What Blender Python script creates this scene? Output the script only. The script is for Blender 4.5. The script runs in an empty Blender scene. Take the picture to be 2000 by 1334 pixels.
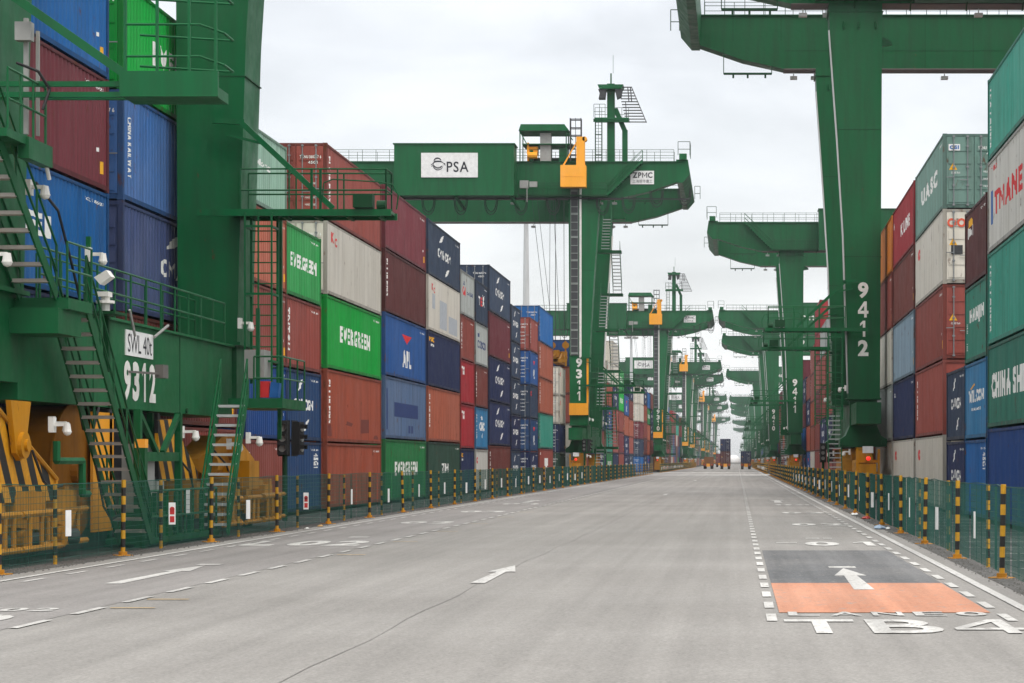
import bpy, bmesh, math, random
from mathutils import Vector, Matrix
R = math.radians
random.seed(7)
# ---------------------------------------------------------------- camera, world, sun
sc = bpy.context.scene
COL = sc.collection
F = 3950.0            # focal length in pixels of the 2000 px wide photograph
VX, VY, EYE = 1440.0, 900.0, 2.0
cam_d = bpy.data.cameras.new('camera'); cam = bpy.data.objects.new('camera', cam_d); COL.objects.link(cam)
cam.location = (0, 0, EYE); cam.rotation_euler = (R(90), 0, 0)
cam_d.sensor_width = 36; cam_d.lens = F / 2000 * 36
cam_d.shift_x = (1000 - VX) / 2000; cam_d.shift_y = (VY - 667) / 2000
cam_d.clip_start = 0.2; cam_d.clip_end = 20000
sc.camera = cam
sc.view_settings.view_transform = 'Standard'; sc.view_settings.look = 'None'
sc.view_settings.exposure = 0.0; sc.view_settings.gamma = 1
world = bpy.data.worlds.new('World'); sc.world = world; world.use_nodes = True
SUN_EL, SUN_ROT = R(58), R(150)
def build_world():
    nt = world.node_tree; nt.nodes.clear(); N = nt.nodes.new; Lk = nt.links.new
    out = N('ShaderNodeOutputWorld'); bg = N('ShaderNodeBackground'); bg2 = N('ShaderNodeBackground'); add = N('ShaderNodeAddShader')
    sky = N('ShaderNodeTexSky'); sky.sky_type = 'NISHITA'; sky.sun_disc = False
    sky.sun_elevation = SUN_EL; sky.sun_rotation = SUN_ROT; sky.air_density = 1; sky.dust_density = 4
    Lk(sky.outputs[0], bg.inputs[0]); bg.inputs[1].default_value = 0.05; sky.ozone_density = 0.3
    # overcast layer: brighter to the zenith, soft cloud texture
    tc = N('ShaderNodeTexCoord'); sep = N('ShaderNodeSeparateXYZ'); Lk(tc.outputs['Generated'], sep.inputs[0])
    mr = N('ShaderNodeMapRange'); mr.inputs[1].default_value = 0.0; mr.inputs[2].default_value = 1.0
    mr.inputs[3].default_value = 0.0; mr.inputs[4].default_value = 1.0; Lk(sep.outputs[2], mr.inputs[0])
    ramp = N('ShaderNodeValToRGB'); e = ramp.color_ramp.elements
    e[0].position = 0.0; e[0].color = (0.81, 0.825, 0.83, 1); e[1].position = 1.0; e[1].color = (2.5, 2.48, 2.44, 1)
    m = e.new(0.02); m.color = (0.86, 0.868, 0.87, 1); m = e.new(0.30); m.color = (0.82, 0.822, 0.825, 1)
    Lk(mr.outputs[0], ramp.inputs[0])
    mp = N('ShaderNodeMapping'); mp.inputs['Scale'].default_value = (1.0, 1.0, 2.6); Lk(tc.outputs['Generated'], mp.inputs[0])
    nz = N('ShaderNodeTexNoise'); nz.inputs['Scale'].default_value = 5.2; nz.inputs['Detail'].default_value = 5; nz.inputs['Roughness'].default_value = .5
    nz.inputs['Distortion'].default_value = .4
    Lk(mp.outputs[0], nz.inputs['Vector'])
    r2 = N('ShaderNodeMapRange'); r2.inputs[1].default_value = .34; r2.inputs[2].default_value = .64; r2.inputs[3].default_value = .74; r2.inputs[4].default_value = 1.05
    Lk(nz.outputs[0], r2.inputs[0])
    mul = N('ShaderNodeMixRGB'); mul.blend_type = 'MULTIPLY'; mul.inputs[0].default_value = 1
    Lk(ramp.outputs[0], mul.inputs[1]); Lk(r2.outputs[0], mul.inputs[2])
    Lk(mul.outputs[0], bg2.inputs[0]); bg2.inputs[1].default_value = 1.07
    Lk(bg.outputs[0], add.inputs[0]); Lk(bg2.outputs[0], add.inputs[1]); Lk(add.outputs[0], out.inputs[0])
build_world()
sd = bpy.data.lights.new('sun', 'SUN'); sd.energy = 1.1; sd.angle = R(22); sd.color = (1, .965, .92)
sun = bpy.data.objects.new('sun', sd); COL.objects.link(sun)
az = SUN_ROT
d = Vector((math.sin(az) * math.cos(SUN_EL), math.cos(az) * math.cos(SUN_EL), math.sin(SUN_EL)))
sun.rotation_euler = d.to_track_quat('Z', 'Y').to_euler(); sun.location = (0, 0, 60)

# ---------------------------------------------------------------- materials
def lin(c): c /= 255.0; return c / 12.92 if c <= .04045 else ((c + .055) / 1.055) ** 2.4
def S(r, g, b, k=1.0): return (lin(r) * k, lin(g) * k, lin(b) * k, 1)
MATS = {}
def paint(name, col, rough=.5, dirt=.35, rust=.0, metal=0.0, scale=1.0, rustcol=(.10, .035, .015, 1), fade=.25, bump=0.0):
    """painted steel: uneven fading, vertical grime streaks and rust spots"""
    if name in MATS: return MATS[name]
    m = bpy.data.materials.new(name); m.use_nodes = True; nt = m.node_tree; N = nt.nodes.new; Lk = nt.links.new
    b = nt.nodes['Principled BSDF']; b.inputs['Roughness'].default_value = rough; b.inputs['Metallic'].default_value = metal
    b.inputs['Specular IOR Level'].default_value = .2
    tc = N('ShaderNodeTexCoord'); oi = N('ShaderNodeObjectInfo')
    va = N('ShaderNodeVectorMath'); va.operation = 'MULTIPLY_ADD'
    cx = N('ShaderNodeCombineXYZ')
    for i in range(3): Lk(oi.outputs['Random'], cx.inputs[i])
    va.inputs[1].default_value = (37, 71, 53); Lk(cx.outputs[0], va.inputs[0]); Lk(tc.outputs['Object'], va.inputs[2])
    def noise(sc_, stretch, det=4):
        mp = N('ShaderNodeMapping'); mp.inputs['Scale'].default_value = stretch; Lk(va.outputs[0], mp.inputs[0])
        n = N('ShaderNodeTexNoise'); n.inputs['Scale'].default_value = sc_ * scale; n.inputs['Detail'].default_value = det; n.inputs['Roughness'].default_value = .6
        Lk(mp.outputs[0], n.inputs['Vector']); return n.outputs[0]
    def rng(src, a, b_, c, d_):
        r = N('ShaderNodeMapRange'); r.inputs[1].default_value = a; r.inputs[2].default_value = b_; r.inputs[3].default_value = c; r.inputs[4].default_value = d_
        Lk(src, r.inputs[0]); return r.outputs[0]
    n1 = rng(noise(.35, (1, 1, 1)), .35, .7, 0, fade)
    n2 = rng(noise(2.6, (1, 1, .10), 5), .42, .74, 0, dirt)
    mx = N('ShaderNodeMixRGB'); mx.inputs[1].default_value = col
    g = sum(col[:3]) / 3; mx.inputs[2].default_value = (col[0] * .72 + g * .5 + .02, col[1] * .72 + g * .5 + .02, col[2] * .72 + g * .5 + .02, 1); Lk(n1, mx.inputs[0])
    m2 = N('ShaderNodeMixRGB'); m2.inputs[2].default_value = (col[0] * .42 + .012, col[1] * .40 + .010, col[2] * .38 + .008, 1)
    Lk(n2, m2.inputs[0]); Lk(mx.outputs[0], m2.inputs[1])
    last = m2
    # per object brightness
    hv = N('ShaderNodeHueSaturation'); Lk(rng(oi.outputs['Random'], 0, 1, .84, 1.16), hv.inputs['Value']); Lk(last.outputs[0], hv.inputs['Color']); last = hv
    if rust:
        r1 = rng(noise(3.2, (1, 1, .45), 6), .72 - rust * .22, .78 - rust * .16, 0, .85)
        m3 = N('ShaderNodeMixRGB'); m3.inputs[2].default_value = rustcol; Lk(r1, m3.inputs[0]); Lk(last.outputs[0], m3.inputs[1]); last = m3
    Lk(last.outputs[0], b.inputs['Base Color'])
    Lk(rng(noise(1.4, (1, 1, 1)), .3, .7, rough - .1, rough + .14), b.inputs['Roughness'])
    bp = N('ShaderNodeBump'); bp.inputs['Strength'].default_value = .35; bp.inputs['Distance'].default_value = .06
    Lk(noise(.9, (1, 1, 1), 3), bp.inputs['Height']); Lk(bp.outputs[0], b.inputs['Normal'])
    MATS[name] = m; return m
def plain(name, col, rough=.6, metal=0, emit=None):
    if name in MATS: return MATS[name]
    m = bpy.data.materials.new(name); m.use_nodes = True; b = m.node_tree.nodes['Principled BSDF']
    nt = m.node_tree; n = nt.nodes.new('ShaderNodeTexNoise'); n.inputs['Scale'].default_value = 3.5; n.inputs['Detail'].default_value = 4
    tc = nt.nodes.new('ShaderNodeTexCoord'); nt.links.new(tc.outputs['Object'], n.inputs['Vector'])
    mx = nt.nodes.new('ShaderNodeMixRGB'); mx.inputs[1].default_value = tuple(c * .72 for c in col[:3]) + (1,); mx.inputs[2].default_value = tuple(min(1, c * 1.15) for c in col[:3]) + (1,)
    nt.links.new(n.outputs[0], mx.inputs[0]); nt.links.new(mx.outputs[0], b.inputs['Base Color'])
    b.inputs['Roughness'].default_value = rough; b.inputs['Metallic'].default_value = metal
    if emit: b.inputs['Emission Color'].default_value = col; b.inputs['Emission Strength'].default_value = emit
    MATS[name] = m; return m
def striped(name, c1, c2, period, axis=2, diag=0.0):
    m = bpy.data.materials.new(name); m.use_nodes = True; nt = m.node_tree; N = nt.nodes.new; Lk = nt.links.new
    b = nt.nodes['Principled BSDF']; b.inputs['Roughness'].default_value = .55
    tc = N('ShaderNodeTexCoord'); sp = N('ShaderNodeSeparateXYZ'); Lk(tc.outputs['Object'], sp.inputs[0])
    ma = N('ShaderNodeMath'); ma.operation = 'MULTIPLY_ADD'; Lk(sp.outputs[1], ma.inputs[0]); ma.inputs[1].default_value = diag; Lk(sp.outputs[axis], ma.inputs[2])
    dv = N('ShaderNodeMath'); dv.operation = 'DIVIDE'; dv.inputs[1].default_value = period; Lk(ma.outputs[0], dv.inputs[0])
    fr = N('ShaderNodeMath'); fr.operation = 'FRACT'; Lk(dv.outputs[0], fr.inputs[0])
    gt = N('ShaderNodeMath'); gt.operation = 'GREATER_THAN'; gt.inputs[1].default_value = .5; Lk(fr.outputs[0], gt.inputs[0])
    mx = N('ShaderNodeMixRGB'); mx.inputs[1].default_value = c1; mx.inputs[2].default_value = c2; Lk(gt.outputs[0], mx.inputs[0])
    nz = N('ShaderNodeTexNoise'); nz.inputs['Scale'].default_value = 9; nz.inputs['Detail'].default_value = 5; Lk(tc.outputs['Object'], nz.inputs['Vector'])
    m2 = N('ShaderNodeMixRGB'); m2.blend_type = 'MULTIPLY'; m2.inputs[0].default_value = .55; Lk(mx.outputs[0], m2.inputs[1]); Lk(nz.outputs[0], m2.inputs[2])
    Lk(m2.outputs[0], b.inputs['Base Color']); MATS[name] = m; return m
GREEN = paint('crane_green_paint', S(6, 101, 56, .77), rough=.42, dirt=.6, fade=.20, rust=.12)
GREEN_D = paint('crane_dark_green_paint', S(4, 78, 40, .6), rough=.5, dirt=.3)
YEL = paint('machine_yellow_paint', S(222, 152, 10, .66), rough=.5, dirt=.6, rust=.22)
ORG = paint('bright_orange_yellow_paint', S(245, 165, 25), rough=.5, dirt=.15)
GALV = paint('galvanised_steel', S(186, 188, 188), rough=.5, metal=.1, dirt=.3)
GALV_D = paint('worn_tread_steel', S(176, 168, 160), rough=.55, dirt=.3)
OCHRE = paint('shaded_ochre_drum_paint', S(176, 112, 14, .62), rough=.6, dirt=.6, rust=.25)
RUNG = paint('dull_rung_steel', S(118, 124, 120), rough=.6, dirt=.4)
WHITE = plain('sign_white', S(232, 232, 230), .6)
NUMW = plain('number_white', S(226, 224, 218), .6)
BLACK = plain('black_rubber', (.012, .012, .012, 1), .7)
DARK = plain('dark_grey_steel', (.035, .037, .04, 1), .6)
GREY = plain('equipment_grey', S(150, 150, 146), .6)
DGREY = plain('weathered_grey_box', S(98, 94, 90), .6); BARM = paint('dull_lock_bar_steel', S(132, 136, 138), rough=.55, dirt=.4)
CABLE = plain('black_cable', (.01, .01, .012, 1), .6)
REDL = plain('red_lamp', (.9, .03, .02, 1), .4, emit=1.2)
SIGNRED = plain('sign_red', S(190, 40, 40), .6)
STRIPE = striped('yellow_black_post_bands', S(215, 160, 22), (.012, .012, .012, 1), .36)
STRIPE_D = striped('yellow_black_diagonal_stripes', S(228, 160, 15), (.012, .012, .012, 1), 1.15, axis=2, diag=1.6)
UNDER = plain('girder_underside_primer', S(112, 100, 98), .7)

# ---------------------------------------------------------------- mesh helpers
class MB:
    def __init__(s, sx=1): s.v = []; s.f = []; s.mi = []; s.cm = 0; s.sx = sx
    def _add(s, vs, fs):
        n = len(s.v); s.v += [(s.sx * x, y, z) for x, y, z in vs]
        for f in fs:
            s.f.append([n + i for i in (reversed(f) if s.sx < 0 else f)]); s.mi.append(s.cm)
        return s
    def box(s, x0, x1, y0, y1, z0, z1):
        if x0 > x1: x0, x1 = x1, x0
        if y0 > y1: y0, y1 = y1, y0
        if z0 > z1: z0, z1 = z1, z0
        return s._add([(x0, y0, z0), (x1, y0, z0), (x1, y1, z0), (x0, y1, z0), (x0, y0, z1), (x1, y0, z1), (x1, y1, z1), (x0, y1, z1)],
                      [(0, 3, 2, 1), (4, 5, 6, 7), (0, 1, 5, 4), (1, 2, 6, 5), (2, 3, 7, 6), (3, 0, 4, 7)])
    def beam(s, p, q, w=.08, h=None):
        h = h or w; p = Vector(p); q = Vector(q); d = (q - p).normalized()
        up = Vector((0, 0, 1)) if abs(d.z) < .95 else Vector((0, 1, 0))
        a = d.cross(up).normalized() * w / 2; b = a.cross(d).normalized() * h / 2
        vs = [p - a - b, p + a - b, p + a + b, p - a + b, q - a - b, q + a - b, q + a + b, q - a + b]
        return s._add([tuple(v) for v in vs], [(0, 1, 2, 3), (7, 6, 5, 4), (0, 4, 5, 1), (1, 5, 6, 2), (2, 6, 7, 3), (3, 7, 4, 0)])
    def tube(s, p, q, r=.03, n=6, r2=None):
        p = Vector(p); q = Vector(q); d = (q - p).normalized(); r2 = r if r2 is None else r2
        up = Vector((0, 0, 1)) if abs(d.z) < .95 else Vector((0, 1, 0))
        a = d.cross(up).normalized(); b = a.cross(d).normalized()
        vs = [tuple(p + (a * math.cos(t) + b * math.sin(t)) * r) for t in [2 * math.pi * i / n for i in range(n)]]
        vs += [tuple(q + (a * math.cos(t) + b * math.sin(t)) * r2) for t in [2 * math.pi * i / n for i in range(n)]]
        fs = [(i, i + n, (i + 1) % n + n, (i + 1) % n) for i in range(n)] + [tuple(range(n)), tuple(reversed(range(n, 2 * n)))]
        return s._add(vs, fs)
    def path(s, pts, r=.03, n=6):
        for a, b in zip(pts, pts[1:]): s.tube(a, b, r, n)
        return s
    def prism(s, poly, axis, a, b):
        """polygon extruded along axis; poly coords are the two other axes in order"""
        def P(u, v, w): return {'x': (w, u, v), 'y': (u, w, v), 'z': (u, v, w)}[axis]
        n = len(poly); vs = [P(u, v, a) for u, v in poly] + [P(u, v, b) for u, v in poly]
        fs = [tuple(range(n)), tuple(reversed(range(n, 2 * n)))] + [(i, i + n, (i + 1) % n + n, (i + 1) % n) for i in range(n)]
        return s._add(vs, fs)
    def ball(s, c, r, n=10, m=6, z0=-1, z1=1):
        rows = []
        for j in range(m + 1):
            t = z0 + (z1 - z0) * j / m; t = math.asin(max(-1, min(1, t)))
            rows.append([(c[0] + r * math.cos(t) * math.cos(2 * math.pi * i / n), c[1] + r * math.cos(t) * math.sin(2 * math.pi * i / n), c[2] + r * math.sin(t)) for i in range(n)])
        vs = [p for row in rows for p in row]; fs = []
        for j in range(m):
            for i in range(n): fs.append((j * n + i, j * n + (i + 1) % n, (j + 1) * n + (i + 1) % n, (j + 1) * n + i))
        return s._add(vs, fs)
    def rail(s, p, q, h=1.1, step=1.4, r=.022, mids=(.55,), toe=False):
        p = Vector(p); q = Vector(q); L = (q - p).length; n = max(1, round(L / step)); up = Vector((0, 0, 1))
        for k in range(n + 1):
            a = p.lerp(q, k / n); s.tube(a, a + up * h, r, 5)
        for z in (h,) + tuple(mids): s.tube(p + up * z, q + up * z, r, 5)
        if toe: s.beam(p + up * .07, q + up * .07, .02, .12)
        return s
    def mesh(s, name, mats, smooth=False):
        me = bpy.data.meshes.new(name); me.from_pydata(s.v, [], s.f); me.validate()
        for m in (mats if isinstance(mats, (list, tuple)) else [mats]): me.materials.append(m)
        if any(s.mi): me.polygons.foreach_set('material_index', s.mi)
        bm = bmesh.new(); bm.from_mesh(me); bmesh.ops.recalc_face_normals(bm, faces=bm.faces); bm.to_mesh(me); bm.free()
        if smooth:
            for p in me.polygons: p.use_smooth = True
        me.update(); return me
def link(name, me, parent=None, loc=(0, 0, 0), mat=None, rot=None):
    o = bpy.data.objects.new(name, me); COL.objects.link(o); o.parent = parent; o.location = loc
    if rot: o.rotation_euler = rot
    if mat is not None:
        o.material_slots[0].link = 'OBJECT'; o.material_slots[0].material = mat
    return o
def tag(o, label=None, cat=None, group=None, kind=None):
    if label: o['label'] = label
    if cat: o['category'] = cat
    if group: o['group'] = group
    if kind: o['kind'] = kind
    return o
def empty(name, loc): 
    o = bpy.data.objects.new(name, None); o.empty_display_size = .5; COL.objects.link(o); o.location = loc; return o
def ground_pt(px, py):
    Y = F * EYE / (py - VY); return ((px - VX) * Y / F, Y)

# ---- text as a flat list of triangles in a unit box
TXT = {}
def raw_text(s_, bold):
    cu = bpy.data.curves.new('t', 'FONT'); cu.body = s_; cu.size = 1; cu.offset = bold; cu.resolution_u = 3
    ob = bpy.data.objects.new('t', cu); COL.objects.link(ob); dg = bpy.context.evaluated_depsgraph_get(); dg.update()
    me = bpy.data.meshes.new_from_object(ob.evaluated_get(dg)); COL.objects.unlink(ob); bpy.data.objects.remove(ob)
    vs = [tuple(v.co)[:2] for v in me.vertices]; fs = [tuple(p.vertices) for p in me.polygons]; bpy.data.meshes.remove(me)
    return vs, fs
def glyph(c, bold):
    """one letter; M, 1 and 4 are drawn from strokes because the bold outline of the font breaks there"""
    key = ('g', c, bold)
    if key in TXT: return TXT[key]
    t = .075 + 1.7 * bold; H = .69
    if c == 'M':
        W = .74; m = W / 2; k = t * 1.25
        P = [[(0, 0), (t, 0), (t, H), (0, H)], [(W - t, 0), (W, 0), (W, H), (W - t, H)], [(t, H), (t, H - k), (m, .18 - k * .3), (m, .18 + k * .7)], [(m, .18 + k * .7), (m, .18 - k * .3), (W - t, H - k), (W - t, H)]]
    elif c == '1': P = [[(.16, 0), (.16 + t, 0), (.16 + t, H), (.16, H)], [(.16, H), (.16, H - t * .9), (.0, H - .12 - t * .8), (.0, H - .12)]]
    elif c == '4':
        x = .34; P = [[(x, 0), (x + t, 0), (x + t, H), (x, H)], [(0, .16), (x, .16), (x, .16 + t * .9), (0, .16 + t * .9)], [(x + t, .16), (x + t + .09, .16), (x + t + .09, .16 + t * .9), (x + t, .16 + t * .9)],
                       [(0, .16 + t * .9), (t * .95, .16 + t * .9), (x, H - t * 1.3), (x, H)]]
    else: P = None
    if P:
        vs = [p for q_ in P for p in q_]; fs = [tuple(range(4 * i, 4 * i + 4)) for i in range(len(P))]
    else: vs, fs = raw_text(c, bold)
    x0 = min(v[0] for v in vs); x1 = max(v[0] for v in vs)
    TXT[key] = ([(v[0] - x0, v[1]) for v in vs], fs, x1 - x0); return TXT[key]
def text_geo(s_, bold=.03):
    key = (s_, bold)
    if key in TXT: return TXT[key]
    if bold == 0: vs, fs = raw_text(s_, 0)
    else:
        vs = []; fs = []; x = 0
        for c in s_:
            if c == ' ': x += .28; continue
            gv, gf, w = glyph(c, bold); n = len(vs); vs += [(x + a, b) for a, b in gv]; fs += [tuple(n + i for i in f) for f in gf]; x += w + .085
    x0 = min(v[0] for v in vs); x1 = max(v[0] for v in vs); y0 = min(v[1] for v in vs); y1 = max(v[1] for v in vs)
    TXT[key] = ([((v[0] - x0) / (x1 - x0), (v[1] - y0) / (y1 - y0)) for v in vs], fs); return TXT[key]
def add_text(mb, s_, mapf, a0, a1, z0, z1, bold=.03, rot=False):
    """mapf(a, z) -> 3D"""
    vs, fs = text_geo(s_, bold)
    if rot: P = [(a0 + (a1 - a0) * v, z1 - (z1 - z0) * u) for u, v in vs]
    else: P = [(a0 + (a1 - a0) * u, z0 + (z1 - z0) * v) for u, v in vs]
    n = len(mb.v); mb.v += [tuple(mapf(a, z)) for a, z in P]
    for f in fs: mb.f.append([n + i for i in f]); mb.mi.append(mb.cm)
def vert_number(mb, s_, mapf, a0, a1, z0, z1, gap=.16, bold=.06):
    n = len(s_); h = (z1 - z0) / (n + (n - 1) * gap)
    for i, c in enumerate(s_):
        zt = z1 - i * h * (1 + gap); w = (a1 - a0)
        if c == '1': add_text(mb, c, mapf, a0 + w * .2, a0 + w * .7, zt - h, zt, bold)
        else: add_text(mb, c, mapf, a0, a1, zt - h, zt, bold)

ORD = 'zeroth first second third fourth fifth sixth seventh eighth ninth tenth eleventh twelfth thirteenth fourteenth fifteenth sixteenth seventeenth eighteenth nineteenth twentieth'.split()
def ordn(n):
    if n <= 20: return ORD[n]
    return {2: 'twenty', 3: 'thirty', 4: 'forty', 5: 'fifty'}[n // 10] + '-' + ORD[n % 10] if n % 10 else {3: 'thirtieth', 4: 'fortieth', 5: 'fiftieth'}[n // 10]

# ---------------------------------------------------------------- ground, road
def asphalt(name, c1, c2, fine=.10, streak=0.0, rough=.9, crack=True, wear=0.0, spots=0.0):
    m = bpy.data.materials.new(name); m.use_nodes = True; nt = m.node_tree; N = nt.nodes.new; Lk = nt.links.new
    b = nt.nodes['Principled BSDF']; b.inputs['Roughness'].default_value = rough; b.inputs['Specular IOR Level'].default_value = .25
    tc = N('ShaderNodeTexCoord')
    def noise(scale, det, st=(1, 1, 1), rg=.6):
        mp = N('ShaderNodeMapping'); mp.inputs['Scale'].default_value = st; Lk(tc.outputs['Object'], mp.inputs[0])
        n = N('ShaderNodeTexNoise'); n.inputs['Scale'].default_value = scale; n.inputs['Detail'].default_value = det; n.inputs['Roughness'].default_value = rg
        Lk(mp.outputs[0], n.inputs['Vector']); return n.outputs[0]
    def rng(src, a, b_, c, d_):
        r = N('ShaderNodeMapRange'); r.inputs[1].default_value = a; r.inputs[2].default_value = b_; r.inputs[3].default_value = c; r.inputs[4].default_value = d_
        Lk(src, r.inputs[0]); return r.outputs[0]
    def mul(col, fac):
        x = N('ShaderNodeMixRGB'); x.blend_type = 'MULTIPLY'; x.inputs[0].default_value = 1; Lk(col, x.inputs[1]); Lk(fac, x.inputs[2]); return x.outputs[0]
    mx = N('ShaderNodeMixRGB'); mx.inputs[1].default_value = c1; mx.inputs[2].default_value = c2; Lk(rng(noise(.16, 5), .35, .65, 0, 1), mx.inputs[0])
    c = mx.outputs[0]
    c = mul(c, rng(noise(22, 4, rg=.75), .3, .7, 1 - fine * 2.6, 1 + fine * 2.6))
    c = mul(c, rng(noise(7, 4, (1, .5, 1)), .25, .75, 1 - fine * .8, 1 + fine * .8))
    c = mul(c, rng(noise(1.3, 6, (1, .045, 1), .7), .35, .70, 1.04, 1 - streak))
    c = mul(c, rng(noise(.05, 2, (1, 4, 1)), .3, .7, .94, 1.05))
    if crack:
        v = N('ShaderNodeTexVoronoi'); v.feature = 'DISTANCE_TO_EDGE'; v.inputs['Scale'].default_value = .045
        mp = N('ShaderNodeMapping'); Lk(tc.outputs['Object'], mp.inputs[0]); mp.inputs['Scale'].default_value = (1, .5, 1)
        nn = N('ShaderNodeTexNoise'); nn.inputs['Scale'].default_value = .6; nn.inputs['Detail'].default_value = 5; Lk(mp.outputs[0], nn.inputs['Vector'])
        ad = N('ShaderNodeVectorMath'); ad.operation = 'MULTIPLY_ADD'; Lk(nn.outputs['Color'], ad.inputs[0]); ad.inputs[1].default_value = (3, 3, 0); Lk(mp.outputs[0], ad.inputs[2])
        Lk(ad.outputs[0], v.inputs['Vector']); c = mul(c, rng(v.outputs[0], 0, .0012, .93, 1))
    c = mul(c, rng(noise(.8, 4, (2.6, .010, 1), .55), .38, .66, 1.03, 1 - streak * .7))
    if spots: c = mul(c, rng(noise(1.6, 3, (1, .8, 1), .5), .68, .76, 1, 1 - spots)); c = mul(c, rng(noise(.33, 4, (1, .35, 1), .6), .60, .72, 1, 1 - spots * .5))
    if wear:
        w_ = N('ShaderNodeMixRGB'); Lk(rng(noise(5.5, 7, (1, .55, 1), .72), .66 - wear * .16, .70 - wear * .10, 0, .8), w_.inputs[0]); Lk(c, w_.inputs[1]); w_.inputs[2].default_value = (.235, .222, .205, 1); c = w_.outputs[0]
    Lk(c, b.inputs['Base Color'])
    bp = N('ShaderNodeBump'); bp.inputs['Strength'].default_value = .25; bp.inputs['Distance'].default_value = .02
    Lk(noise(40, 3), bp.inputs['Height']); Lk(bp.outputs[0], b.inputs['Normal'])
    return m
ROAD = asphalt('worn_pale_asphalt', (.232, .221, .205, 1), (.262, .251, .234, 1), .10, .13, crack=False, spots=.08)
ROAD2 = asphalt('worn_pale_asphalt_lane', (.220, .208, .197, 1), (.250, .238, .227, 1), .085, .15, crack=False, spots=.16)
YARD = asphalt('dark_yard_asphalt', (.050, .055, .055, 1), (.085, .088, .083, 1), .2, .25)
VERGE = asphalt('dirty_verge', (.075, .072, .066, 1), (.15, .145, .135, 1), .35, .35)
PATCHO = asphalt('orange_road_surfacing', (.50, .225, .135, 1), (.52, .27, .18, 1), .07, .25, crack=False, wear=.55, spots=.2)
PATCHD = asphalt('dark_grey_road_surfacing', (.120, .124, .128, 1), (.185, .183, .18, 1), .12, .3, crack=False, wear=.45)
def road_white():
    m = asphalt('worn_white_road_paint', (.47, .46, .435, 1), (.60, .59, .56, 1), .10, .28, .8, crack=False, wear=.7); return m
RWHITE = road_white()
RYEL = asphalt('worn_yellow_road_paint', (.55, .36, .12, 1), (.50, .36, .18, 1), .12, .3, .8, crack=False)
def sheet(name, quads, mat, z, kind='structure', label=None, cat=None):
    mb = MB()
    for q in quads:
        x0, x1, y0, y1 = q; mb._add([(x0, y0, z), (x1, y0, z), (x1, y1, z), (x0, y1, z)], [(0, 1, 2, 3)])
    o = link(name, mb.mesh(name, mat)); tag(o, label, cat, None, kind); return o
sheet('ground', [(-1600, 1600, -60, 7000)], YARD, 0.0)
sheet('road', [(-12.75, 4.25, -60, 4000)], ROAD, 0.004)
sheet('cross_road', [(-160, -12.75, 318, 336), (4.25, 160, 286, 304)], ROAD, 0.006)
sheet('road_lane', [(-12.0, -8.68, -60, 1500)], ROAD2, 0.008)
sheet('verge', [(-13.4, -12.75, -60, 316), (4.25, 5.0, -60, 284)], VERGE, 0.006)
sheet('dark_surfacing', [(.55, 3.32, *[ground_pt(0, 1140)[1], ground_pt(0, 1076)[1]])], PATCHD, 0.012)
sheet('orange_surfacing', [(.55, 3.32, ground_pt(0, 1198)[1], ground_pt(0, 1140)[1])], PATCHO, 0.012)
# painted markings: one sheet mesh
mk = MB()
Z = 0.016
def q(x0, x1, y0, y1): mk._add([(x0, y0, Z), (x1, y0, Z), (x1, y1, Z), (x0, y1, Z)], [(0, 1, 2, 3)])
def gap_line(xa, xb, y0, y1, gaps):
    y = y0
    for a, b in gaps: q(xa, xb, y, a); y = b
    q(xa, xb, y, y1)
gap_line(3.78, 3.93, 5, 1400, [(286, 304)])
gap_line(-12.22, -12.10, 5, 1400, [(318, 336)])
y = 26.2 - 1.1
while y < 700:
    q(.37, .50, y, y + 1.15)
    if y > 24: q(3.36, 3.49, y, y + 1.15)
    y += 2.23
y = 26.2 - 4 * 2.2
while y < 700:
    q(-8.66, -8.54, y, y + 1.25); q(-11.78, -11.68, y + .4, y + 1.45); y += 2.2
flat = lambda a, z: (a, z, Z)
def road_text(s_, x0, pitch, w, y0, y1, bold=.05):
    for i, c in enumerate(s_):
        if c == ' ': continue
        if c == '1': add_text(mk, c, flat, x0 + i * pitch + w * .25, x0 + i * pitch + w * .8, y0, y1, bold)
        else: add_text(mk, c, flat, x0 + i * pitch, x0 + i * pitch + w, y0, y1, bold)
road_text('TB4', .58, 1.0, .86, ground_pt(0, 1239)[1], ground_pt(0, 1212)[1], .018)
road_text('LANE0', .66, .545, .40, ground_pt(0, 1204.5)[1], ground_pt(0, 1197)[1], .016)
road_text('TC2', -11.8, .95, .82, 23.9, 26.1, .035)
road_text('LANE02', -11.5, .42, .33, 26.7, 27.3, .03)
road_text('01', 1.62, .98, .82, 47.3, 49.6, .035)
road_text('02', -10.75, .98, .86, 47.3, 50.2, .035)
road_text('L', -11.75, .98, .8, 47.3, 50.2, .035)
for k, (lab, Y0) in enumerate([('02', 62), ('03', 76), ('04', 90)]):
    road_text(lab, 1.7, .9, .75, Y0, Y0 + 2.2, .035); road_text(lab, -10.8, .9, .8, Y0 + 2, Y0 + 4.2, .035)
q(1.75, 2.1, 51.6, 52.0); q(2.2, 2.42, 51.6, 52.0); q(.95, 1.45, 49.0, 49.25); q(-10.1, -9.6, 52.4, 52.9)
def arrow(xc, y0, y1, w=.34, hw=.95, head=1.9, bar=None):
    n = len(mk.v)
    pts = [(xc - w / 2, y0), (xc + w / 2, y0), (xc + w * .35, y1 - head), (xc + hw / 2, y1 - head), (xc, y1), (xc - hw / 2, y1 - head), (xc - w * .35, y1 - head)]
    mk._add([(x, yy, Z) for x, yy in pts], [(0, 1, 2, 6), (3, 4, 5)])
    if bar: q(xc - hw * .45, xc + hw * .45, y1 + .15, y1 + .15 + bar)
arrow(1.96, 31.2, 37.4, .32, .56, 2.4, .5)
for k in range(6): arrow(-4.22, 32.8 + 84 * k, 38.4 + 84 * k, .24, .50, 2.2)
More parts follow.
